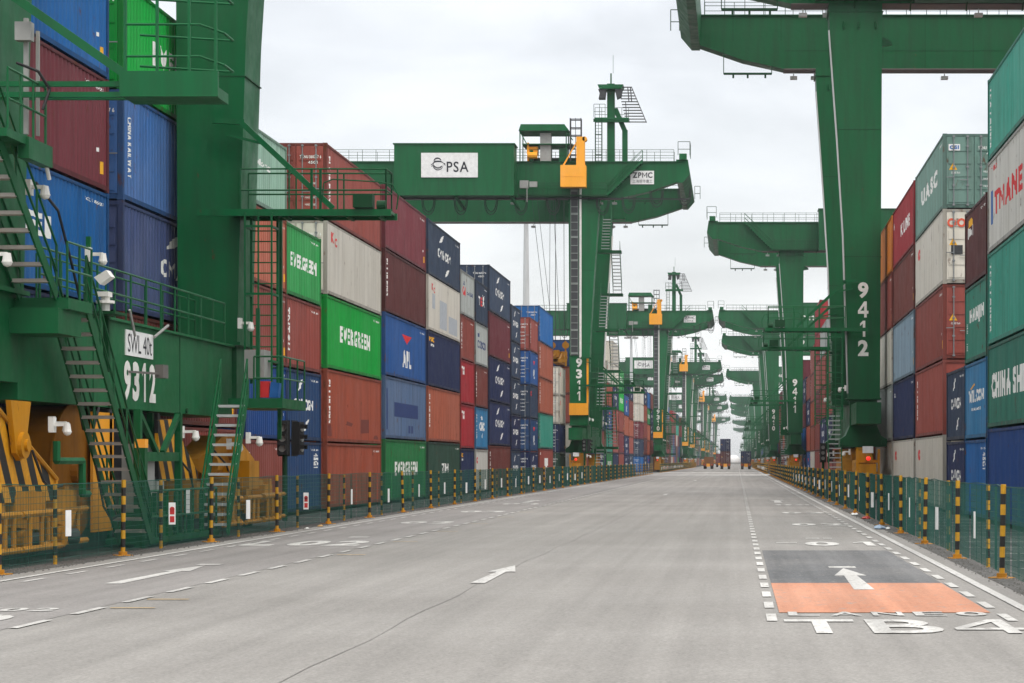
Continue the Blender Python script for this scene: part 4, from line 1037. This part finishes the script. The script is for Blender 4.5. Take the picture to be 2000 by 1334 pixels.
# ---------------------------------------------------------------- the near left crane: stairs, cameras, sill lettering
def near_crane():
    rt = roots['9312']; ox, oy = rt.location.x, rt.location.y
    def A(name, mb, mats, parent=None, label=None, smooth=False):
        mb.v = [(x - ox, y - oy, z) for x, y, z in mb.v]; o = link(name, mb.mesh(name, mats, smooth), parent or rt)
        if label: o['label'] = label
        return o
    def merge(a, b):
        n = len(a.v); a.v += b.v; a.f += [[n + j for j in f] for f in b.f]; a.mi += [1] * len(b.f); return a
    xf = ox + .66
    mt, mr = MB(), MB(); stairs(mt, mr, (-14.15, 39.9, 5.25), (-14.15, 35.4, 9.0), 'x', .72, .28, .27, .026, .24); A('stair_flight', merge(mr, mt), [GREEN, GALV_D])
    mt, mr = MB(), MB(); stairs(mt, mr, (-14.05, 46.0, .15), (-14.05, 41.4, 5.2), 'x', .72, .27, .27, .026, .24); A('stair_flight', merge(mr, mt), [GREEN, GALV_D])
    mt, mr = MB(), MB(); stairs(mt, mr, (-13.95, 52.5, .1), (-13.95, 54.6, 3.75), 'x', .72, .26, .26, .026, .2); A('stair_flight', merge(mr, mt), [GREEN, GALV])
    A('landing', MB().box(-14.3, -13.2, 39.9, 41.4, 5.0, 5.22).rail((-13.22, 39.9, 5.22), (-13.22, 41.4, 5.22), 1.1, .7, .026).box(-14.3, -13.3, 39.6, 41.0, 4.5, 5.0), GREEN)
    A('sill_railing', MB().rail((-14.35, 41.6, 5.3), (-14.35, 56.6, 5.3), 1.1, 1.25, .028).rail((-14.9, 43, 5.3), (-14.9, 55.6, 5.3), 1.1, 1.6, .024), GREEN)
    # cabin platform at the far end of the sill
    p = A('cabin_platform', MB().box(-14.0, -12.5, 55.6, 58.6, 3.45, 3.72).rail((-12.52, 55.7, 3.72), (-12.52, 58.5, 3.72), 1.15, .8, .026).rail((-13.3, 55.65, 3.72), (-12.52, 55.65, 3.72), 1.15, .8, .026)
          .beam((-13.2, 55.7, 3.7), (-13.2, 55.7, 6.2), .1).beam((-13.2, 58.4, 3.2), (-13.2, 58.4, 9.0), .12).beam((-12.9, 57, 3.45), (-12.9, 57, 2.6), .1), GREEN)
    A('control_cabinet', MB().box(-13.75, -13.2, 56.4, 57.2, 4.3, 5.1), GREY, p)
    A('tool_roll', MB().box(-13.3, -12.95, 55.9, 56.2, 3.75, 4.2), LET_R, p); A('tool_roll', MB().prism([(-12.94, 3.75), (-12.7, 3.75), (-12.66, 4.15), (-12.90, 4.18)], 'y', 55.9, 56.2), LET_B, p)
    # sill plate and number
    sp = A('sign', MB().box(xf, xf + .03, 47.35, 49.55, 4.48, 5.08), WHITE)
    t = MB(); add_text(t, 'SWL 40t', lambda a, z: (xf + .035, a, z), 47.48, 49.42, 4.56, 5.0, .0); A('sign_lettering', t, LET_K, sp)
    t = MB()
    for i, c in enumerate('9312'):
        a = 47.25 + i * .68; add_text(t, c, lambda a_, z: (xf + .012, a_, z), a + (.08 if c == '1' else 0), a + (.38 if c == '1' else .54), 3.42, 4.36, .045)
    A('sill_number', t, NUMW)
    A('seam', MB().box(xf - .01, xf + .012, 45.0, 45.03, 3.24, 5.2).box(xf - .01, xf + .012, 52.0, 52.03, 3.24, 5.2), GREEN_D)
    # cable drum, striped guards, yellow board
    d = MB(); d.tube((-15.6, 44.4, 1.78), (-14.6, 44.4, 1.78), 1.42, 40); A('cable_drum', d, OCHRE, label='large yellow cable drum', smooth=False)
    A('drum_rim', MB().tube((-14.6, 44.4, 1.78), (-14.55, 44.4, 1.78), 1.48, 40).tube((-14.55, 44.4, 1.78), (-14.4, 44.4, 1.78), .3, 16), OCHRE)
    A('striped_guard', MB().prism([(35.6, 3.05), (37.6, 3.1), (39.0, 2.55), (41.2, 1.62), (41.25, 1.5), (36, 1.55)], 'x', -13.98, -13.90).prism([(36, 1.2), (41.0, 1.2), (41.2, 1.5), (36, 1.5)], 'x', -13.98, -13.86), STRIPE_D, label='black and yellow striped guard plate')
    A('guard_edge', MB().tube((-13.88, 37.6, 3.12), (-13.88, 41.25, 1.62), .05, 6).tube((-13.88, 41.2, 1.2), (-13.88, 41.2, 1.62), .04, 6), YEL)
    A('pivot_bracket', MB().prism([(38.3, 3.15), (39.4, 3.15), (39.1, 2.15), (38.85, 2.0), (38.6, 2.15)], 'x', -13.86, -13.76).tube((-13.76, 38.9, 2.3), (-13.68, 38.9, 2.3), .26, 18).tube((-13.68, 38.9, 2.3), (-13.62, 38.9, 2.3), .12, 12), YEL)
    for (a, b) in ((36.9, 38.3), (38.6, 40.6)): A('bumper_guard', guard_mesh(1, a, b, -13.62), YEL)
    for (a, b, x) in ((37.3, 38.4, -13.9), (38.8, 40.5, -13.85), (41.3, 42.7, -13.95)):
        A('truck_housing', MB().prism([(a, .72), (b - .25, .62), (b, .95), (b, 1.38), (a + .1, 1.42), (a, 1.3)], 'x', x - .5, x).box(x, x + .01, b - .3, b - .12, 1.12, 1.3).tube((x - .2, a + .4, .45), (x + .08, a + .4, .45), .22, 12), YEL)
        A('drive_motor', MB().tube((x - .1, a + .9, .42), (x + .1, a + 1.1, .42), .17, 12).box(x - .1, x + .02, a + .7, a + .9, .3, .6), DARK)
    A('striped_guard', MB().prism([(49.9, 3.0), (51.2, 3.05), (53.6, 1.7), (53.6, 1.5), (50.0, 1.5)], 'x', -14.38, -14.30), STRIPE_D)
    A('marker_board', MB().box(-14.46, -14.40, 45.2, 46.7, .4, 3.1), ORG)
    A('boxed_motor', MB().box(-14.4, -13.9, 55.2, 56.2, .9, 1.9).tube((-14.3, 54.6, 1.9), (-14.3, 55.2, 1.9), .3, 12), YEL)
    A('boxed_motor', MB().box(-14.4, -13.85, 57.4, 58.6, 1.2, 2.0), YEL)
    for (a, b) in ((53.4, 55.2), (55.9, 57.4), (58.0, 59.8)): A('bumper_guard', guard_mesh(1, a, b, -13.55), YEL)
    # steel frame, cabinets below the sill
    f = MB()
    for y in (46.9, 50.3): f.beam((-13.9, y, 0), (-13.9, y, 3.2), .16); f.beam((-14.6, y, 0), (-14.6, y, 3.2), .14)
    f.beam((-13.9, 46.9, 2.1), (-13.9, 50.3, 2.1), .1, .22); f.beam((-13.9, 46.9, 3.15), (-13.9, 48.4, 2.2), .12); f.beam((-13.9, 50.3, 3.15), (-13.9, 48.9, 2.2), .12)
    f.beam((-13.7, 46.5, 0), (-13.7, 46.5, 2.3), .22); f.rail((-13.55, 46.6, .15), (-13.55, 52.6, .15), 1.15, .8, .03)
    for y in (47.2, 48.1, 49.0, 50.2, 51.4, 52.2): f.beam((-13.6, y, .1), (-13.6, y, 1.25), .09)
    f.box(-14.5, -13.5, 46.4, 52.7, .08, .22); f.box(-14.2, -13.58, 46.6, 48.6, .22, .8)
    A('under_frame', f, GREEN)
    A('post_cap', MB().box(-13.82, -13.58, 46.38, 46.62, 2.3, 2.5), ORG)
    A('cabinet', MB().box(-14.4, -14.0, 47.3, 48.6, .8, 2.4), GREY); A('cabinet', MB().box(-14.35, -14.0, 48.8, 49.4, .6, 1.5), GREY)
    A('plate', MB().box(-13.56, -13.53, 49.6, 50.0, .7, 1.3), WHITE)
    A('shade_block', MB().box(-16.1, -14.6, 36, 60, .05, .5).box(-16.1, -15.2, 46, 52, .5, 3.1), DARK)  # dark boxes added to deepen the shade under the sill
    for (x, y, z, dx, r) in ((-13.6, 42.4, 6.05, .3, .13), (-13.75, 40.6, 2.45, .3, .12), (-14.2, 41.9, 2.5, .3, .12), (-13.9, 50.6, 2.45, .35, .14), (-13.2, 54.6, 2.35, .3, .14), (-13.65, 39.0, 7.0, .3, .14)):
        m = MB(); dome_cam(m, x, y, z, dx, r); A('dome_camera', m, NUMW)
    A('camera_post', MB().beam((-13.6, 42.4, 5.2), (-13.6, 42.4, 6.7), .09), GREEN)
    A('bent_pipe', MB().path([(-13.8, 41.0, 2.4), (-13.8, 41.0, 2.0), (-13.8, 42.6, 2.0), (-13.8, 42.6, 1.3), (-13.8, 43.0, 1.3)], .08, 6), GREEN)
    A('box_camera', MB().prism([(-13.68, 5.90), (-13.42, 6.06), (-13.32, 5.92), (-13.55, 5.75)], 'y', 43.0, 43.3).box(-13.62, -13.38, 43.0, 43.3, 5.5, 5.6).tube((-13.5, 43.2, 5.2), (-13.5, 43.2, 5.5), .10, 10).tube((-13.5, 43.2, 5.36), (-13.5, 43.2, 5.42), .2, 12), NUMW)
    A('camera_shelf', MB().box(-13.8, -13.2, 42.9, 43.7, 5.12, 5.18).beam((-13.5, 43.3, 3.9), (-13.5, 43.3, 5.1), .12), GREEN_D)
    A('sensor_head', MB().box(xf + .3, xf + .5, 48.75, 49.2, 4.0, 4.32).beam((xf, 47.6, 4.1), (xf + .4, 48.8, 4.1), .05), DGREY)
    A('strip_lamp', MB().tube((xf + .1, 49.4, 5.02), (xf + .3, 49.9, 5.34), .035, 8), GREY)
    A('strip_lamp', MB().tube((-13.28, 44.2, 5.3), (-13.28, 44.6, 4.75), .03, 8), GREY)
    A('strip_lamp', MB().tube((-13.2, 38.4, 8.0), (-13.2, 38.8, 7.4), .04, 8), WHITE)
    A('junction_box', MB().box(-13.65, -13.35, 38.2, 38.4, 9.95, 10.3).beam((-13.5, 38.4, 8.2), (-13.5, 38.4, 10.4), .08).beam((-13.35, 38.6, 8.2), (-13.35, 38.6, 10.2), .06), GREY)
    A('side_platform', MB().box(-13.9, -13.15, 36.4, 38.6, 7.85, 8.0).rail((-13.17, 36.5, 8.0), (-13.17, 38.5, 8.0), 1.1, .6, .026).box(-13.3, -13.1, 37.4, 38.7, 7.6, 8.0), GREEN)
    for pts in ([(-13.4, 37.6, 9.4), (-13.1, 37.9, 9.3), (-12.95, 38.1, 9.0), (-13.05, 38.0, 8.6)], [(-13.8, 43.5, 1.9), (-13.75, 43.9, 1.0), (-13.8, 44.6, .7), (-13.8, 45.2, .8)],
                [(-13.6, 39.2, 7.4), (-13.3, 39.6, 6.9), (-13.25, 40.2, 6.0), (-13.3, 40.9, 5.3)], [(-13.7, 39.3, 2.2), (-13.62, 39.7, 1.6), (-13.7, 40.4, 1.45), (-13.75, 41.2, 1.5)],
                [(-14.2, 51.0, 2.2), (-13.9, 51.4, 1.7), (-13.95, 51.9, 1.2), (-14.1, 52.2, 1.3)], [(-14.33, 44.0, 3.2), (-14.3, 44.2, 2.7), (-14.32, 44.9, 2.6), (-14.33, 45.4, 3.2)], [(-14.2, 54.8, 2.3), (-13.9, 55.0, 1.9), (-13.9, 55.4, 1.6)]):
        A('cable', MB().path(pts, .028, 6), CABLE)
    A('shade_panel', MB().box(-15.9, -15.7, 40.3, 57.2, .1, 3.15).box(-15.6, -14.4, 46.4, 46.6, 1.2, 3.2).box(-15.6, -14.5, 50.6, 50.8, 1.6, 3.2), DARK)  # added dark plates, standing in for the black shade behind the running gear
    for (y0, z0) in ((46.1, 3.3), (52.6, 3.3), (55.8, 3.4)): A('lifting_lug', MB().tube((xf, y0, z0), (xf + .05, y0, z0), .07, 10), GREEN_D)
near_crane()

# ---------------------------------------------------------------- fences
NET = bpy.data.materials.new('green_netting'); NET.use_nodes = True
def net_mat():
    nt = NET.node_tree; N = nt.nodes.new; Lk = nt.links.new; b = nt.nodes['Principled BSDF']; out = nt.nodes['Material Output']
    b.inputs['Base Color'].default_value = (.006, .085, .062, 1); b.inputs['Roughness'].default_value = .7
    tr = N('ShaderNodeBsdfTransparent'); mx = N('ShaderNodeMixShader'); tc = N('ShaderNodeTexCoord')
    n = N('ShaderNodeTexNoise'); n.inputs['Scale'].default_value = .8; n.inputs['Detail'].default_value = 4; Lk(tc.outputs['Object'], n.inputs['Vector'])
    r = N('ShaderNodeMapRange'); r.inputs[1].default_value = .35; r.inputs[2].default_value = .65; r.inputs[3].default_value = .05; r.inputs[4].default_value = .16; Lk(n.outputs[0], r.inputs[0])
    Lk(r.outputs[0], mx.inputs[0]); Lk(tr.outputs[0], mx.inputs[1]); Lk(b.outputs[0], mx.inputs[2]); Lk(mx.outputs[0], out.inputs[0])
net_mat()
NETW = plain('green_net_cord', (.008, .085, .062, 1), .7)
def fence(side, X, Y0, Y1, first, label, wire_to=1e9, fine=True):
    root = empty('netting_fence', (X, Y0, 0)); tag(root, label, 'fence', 'green netting fences beside the road')
    L = Y1 - Y0; mb = MB(); rf = random.Random(3 + side); sg = 1 if side < 0 else -1     # sg: towards the road
    y = 0; top = []
    while y <= L: top.append((y, 1.56 + rf.uniform(-.03, .02), rf.uniform(-.03, .03))); y += 1.0
    for (a, za, xa), (b, zb, xb) in zip(top, top[1:]):
        mb._add([(xa, a, .06), (xb, b, .06), (xb, b, zb), (xa, a, za)], [(0, 1, 2, 3)])
    link('netting', mb.mesh('netting', NET), root)
    w = MB(); y = 0.0; st = .08; dd = .0032
    while y < min(L, 230):
        k = int(y); x = top[min(k, len(top) - 1)][2]
        w._add([(x - dd, y, .06), (x + dd, y, .06), (x + dd, y, 1.55), (x - dd, y, 1.55)], [(0, 1, 2, 3)]); y += st
    for z in [.12 + .12 * i for i in range(12)] if fine else []:
        for (a, za, xa), (b, zb, xb) in zip(top, top[1:]): w._add([(xa + .004, a, z), (xb + .004, b, z), (xb + .004, b, z + .008), (xa + .004, a, z + .008)], [(0, 1, 2, 3)])
    for (a, za, xa), (b, zb, xb) in zip(top, top[1:]): w.beam((xa, a, za), (xb, b, zb), .018)
    link('net_cord', w.mesh('net_cord', NETW), root)
    pm = cached('striped_post_mesh', lambda: MB().tube((0, 0, 0), (0, 0, 1.60), .046, 10), STRIPE)
    bm_ = cached('post_base_mesh', lambda: MB().box(-.17, .17, -.17, .17, 0, .02).tube((0, 0, .02), (0, 0, .09), .09, 12), YEL)
    im = cached('inner_post_mesh', lambda: MB().tube((0, 0, 0), (0, 0, 1.56), .04, 8), STRIPE)
    sm = cached('hanging_plate', lambda: MB().box(-.075, .075, -.008, .008, .55, 1.05), WHITE)
    sr = cached('plate_mark', lambda: MB().box(-.05, .05, -.012, -.0085, .60, .74).tube((0, -.0085, .90), (0, -.012, .90), .055, 14).box(-.05, .05, -.012, -.0085, .78, .90), SIGNRED)
    k = 0; y = first - Y0
    while y < L and k < 44:
        p = link('striped_post', pm, root, (sg * .10, y + rf.uniform(-.12, .12), 0), rot=(R(rf.gauss(0, .9)), R(rf.gauss(0, .9)), rf.uniform(0, 3))); link('post_base', bm_, p)
        if y + 3.575 < L:
            q_ = link('inner_post', im, root, (-sg * .10, y + 3.575, 0))
            if k < 20:
                h = link('hanging_plate', sm, q_, (sg * .26, -.02, (0 if k % 3 else -.08)), rot=(0, 0, R(rf.uniform(-16, 16) + (-76 if side > 0 else 10 if k in (2, 4) else 74)))); (link('red_mark', sr, h) if side < 0 and k in (2, 4) else None)
        y += 7.15; k += 1
    return root
fence(-1, -13.03, 28.2, 311, 28.2, 'long green netting fence with striped posts on the left, nearest one')
fence(1, 4.6, 20.0, 283, 20.0, 'long green netting fence with striped posts on the right, nearest one')
fence(-1, -13.03, 340, 640, 340, 'left green netting fence beyond the gap in the road edge', fine=False)
fence(1, 4.6, 306, 600, 306, 'right green netting fence beyond the gap in the road edge', fine=False)
# ---------------------------------------------------------------- masts, signals, vehicles, litter
def light_mast(X, Y, H, r, label):
    root = empty('light_mast', (X, Y, 0)); tag(root, label, 'light mast', 'tall grey light masts behind the stacks')
    link('pole', MB().tube((0, 0, 0), (0, 0, H), r * 1.6, 12, r * .62).tube((0, 0, 0), (0, 0, H * .28), r * 2.0, 12, r * 1.7).mesh('pole', GALV), root)
    link('lamp_crown', MB().box(-1.4, 1.4, -.1, .1, H - .9, H - .7).box(-.1, .1, -1.4, 1.4, H - .9, H - .7).mesh('lamp_crown', GALV), root)
    for i in range(6): link('lamp_head', cached('lamp_head_mesh', lambda: MB().box(-.35, .35, -.2, .2, -.2, .25), GREY), root, (1.4 * math.cos(i * 1.05), 1.4 * math.sin(i * 1.05), H - .6))
light_mast(-26.1, 250, 33, .42, 'grey light mast rising behind stacks, left of crane leg 9311')
light_mast(-26.2, 500, 33, .42, 'grey light mast behind stacks, between cranes 9311 and 9310')
def traffic_light(X, Y, H, label, rz=0):
    root = empty('traffic_light', (X, Y, 0)); root.rotation_euler = (0, 0, rz); tag(root, label, 'traffic light', 'traffic signals at the yard edge')
    link('pole', MB().tube((0, 0, 0), (0, 0, H - .3), .09, 10).mesh('pole', GREEN_D), root)
    for dx in (-.02, .36):
        h = link('signal_head', cached('signal_head', lambda: MB().box(-.17, .17, -.2, .05, -.55, .55).box(-.2, .2, .05, .08, -.6, .6), BLACK), root, (dx, -.1 if dx < 0 else .1, H - .5), rot=(0, 0, 0 if dx < 0 else R(75)))
        for i in range(3):
            link('lens', cached('lens', lambda: MB().tube((0, -.23, 0), (0, -.20, 0), .115, 14), GREY), h, (0, 0, .34 - .34 * i))
            link('visor', cached('visor', lambda: MB().box(-.14, .14, -.36, -.20, .10, .125).box(-.14, -.115, -.34, -.20, -.02, .12).box(.115, .14, -.34, -.20, -.02, .12), BLACK), h, (0, 0, .34 - .34 * i))
traffic_light(-15.1, 67.5, 3.25, 'black three-lens traffic light beside the yellow bogies of crane 9312')
traffic_light(5.35, 126, 3.0, 'small dark traffic light behind the right fence near crane 9412')
traffic_light(-13.9, 184, 3.9, 'dark traffic light at the foot of crane 9311')
TRK = paint('truck_yellow_brown', S(120, 78, 40), rough=.6)
def truck(X, Y, label, load, dark=False):
    root = empty('terminal_truck', (X, Y, 0)); tag(root, label, 'truck', 'trucks far down the road')
    link('chassis', MB().box(-1.2, 1.2, 0, 12.6, 1.05, 1.35).box(-1.25, 1.25, -.15, .05, .75, 1.4).box(-.5, .5, .2, 12, .8, 1.1).box(-1.2, -1.05, -.1, .1, 1.35, 1.75).box(1.05, 1.2, -.1, .1, 1.35, 1.75).mesh('chassis', TRK), root)
    link('cab', MB().prism([(12.9, .7), (15.2, .7), (15.2, 2.0), (14.9, 3.0), (12.9, 3.0)], 'x', -1.2, 1.2).mesh('cab', TRK), root)
    for x in (-.85, .85):
        for y in (1.0, 2.3, 11.8, 14.4): link('wheel', cached('truck_wheel', lambda: MB().tube((-.28, 0, .5), (.28, 0, .5), .5, 16).tube((-.3, 0, .5), (.3, 0, .5), .22, 10), BLACK), root, (x, y, 0))
        link('tail_lamp', cached('tail_lamp', lambda: MB().box(-.18, .18, -.2, -.15, .95, 1.15), SIGNRED), root, (x * 1.1, 0, 0))
    link('rear_panel', MB().box(-.42, .42, -.2, -.15, .55, 1.3).mesh('rear_panel', ORG), root)
    z = 1.36
    for ck, H in load:
        container(-1, X - W2 * 0 + 0, Y + .1, z, L40, H, ck, '', f"{C[ck]['words']} container carried by {label.split(' far')[0]}", 'containers carried on trucks', doors=True)
        CT[-1].location.x = X; z += H + .02
truck(-2.85, 480, 'yellow truck with two stacked containers far down the road centre', [('darkbrown', TALL), ('navy', TALL)])
truck(2.05, 478, 'truck with one blue container far down the right lanes', [('navy', TALL + 0.0)])
truck(-7.2, 500, 'empty flatbed truck far down the left lanes', [])
truck(-5.6, 640, 'truck hidden partly behind the double-loaded yellow truck', [('maroon', TALL)])
root = empty('storage_dome', (-2.2, 1250, 0)); tag(root, 'white round storage dome at the far end of the road', 'dome')
link('dome_shell', MB().ball((0, 0, 1.5), 4.2, 28, 14, -.3, 1).mesh('dome_shell', WHITE, True), root); link('ring_base', MB().tube((0, 0, 0), (0, 0, 1.0), 4.3, 28).mesh('ring_base', GREY), root)
LIT = [plain('litter_white', S(225, 225, 220)), plain('litter_blue', S(150, 170, 190)), plain('litter_red', S(170, 50, 40)), plain('litter_tan', S(190, 150, 90))]
def litter(X, Y, sz, mi, label, seed):
    rr = random.Random(seed); bm = bmesh.new(); bmesh.ops.create_icosphere(bm, subdivisions=2, radius=1)
    for v in bm.verts: v.co = Vector((v.co.x * sz * rr.uniform(.6, 1.2), v.co.y * sz * rr.uniform(.6, 1.3), max(0, v.co.z * sz * .45 * rr.uniform(.4, 1.4) + sz * .2)))
    me = bpy.data.meshes.new('litter'); bm.to_mesh(me); bm.free(); me.materials.append(LIT[mi]); o = link('litter', me, None, (X, Y, .006)); tag(o, label, 'litter', 'litter along the fences', 'thing')
litter(4.28, ground_pt(0, 1007)[1], .16, 0, 'crumpled white litter at the right fence, farthest scrap', 1)
litter(4.40, ground_pt(0, 1014)[1], .17, 2, 'red and tan scrap lying at the right fence', 2)
litter(4.15, ground_pt(0, 1034)[1], .18, 1, 'crumpled pale blue bag between white line and right fence', 3)
litter(4.38, ground_pt(0, 1034)[1], .10, 0, 'white scraps beside the pale blue bag at right fence', 4)
litter(-12.55, ground_pt(0, 1034)[1], .08, 0, 'small white scrap at the left fence foot', 5)
litter(-12.62, ground_pt(0, 1031)[1] + .9, .09, 3, 'small tan scrap at the left fence foot', 6)
rg = random.Random(5); gm = MB()
for i in range(2600):
    sd_ = rg.random() < .5; yy = 25 + 90 * rg.random() ** 1.5; xx = rg.uniform(-13.3, -12.55) if sd_ else rg.uniform(4.15, 4.8); r_ = rg.uniform(.006, .022)
    gm._add([(xx - r_, yy - r_, .01), (xx + r_, yy - r_, .01), (xx + r_, yy + r_, .01), (xx - r_, yy + r_, .01), (xx, yy, .01 + r_ * 1.2)], [(0, 1, 4), (1, 2, 4), (2, 3, 4), (3, 0, 4)])
tag(link('gravel', gm.mesh('gravel', plain('gravel_grey', (.10, .095, .085, 1), .9))), 'loose gravel and grit along both fence feet', 'gravel', None, 'stuff')
# faint yard lines seen through the right fence
sheet('yard_lines', [(5.2, 7.9, 28 + 3.1 * i, 28.12 + 3.1 * i) for i in range(14)] + [(-15.6, -13.5, 66 + 5 * i, 66.1 + 5 * i) for i in range(12)], RWHITE, .008)

# ---------------------------------------------------------------- haze
def haze():
    mb = MB(); mb.box(-400, 400, -70, 2400, -1, 60)
    m = bpy.data.materials.new('haze_air'); m.use_nodes = True; nt = m.node_tree; nt.nodes.clear()
    o = nt.nodes.new('ShaderNodeOutputMaterial'); v = nt.nodes.new('ShaderNodeVolumePrincipled'); v.inputs['Color'].default_value = (.93, .96, 1, 1); v.inputs['Density'].default_value = .00014; v.inputs['Anisotropy'].default_value = .2
    nt.links.new(v.outputs[0], o.inputs['Volume']); tag(link('haze', mb.mesh('haze', m)), 'thin pale haze over the terminal', 'haze', None, 'stuff')
haze()
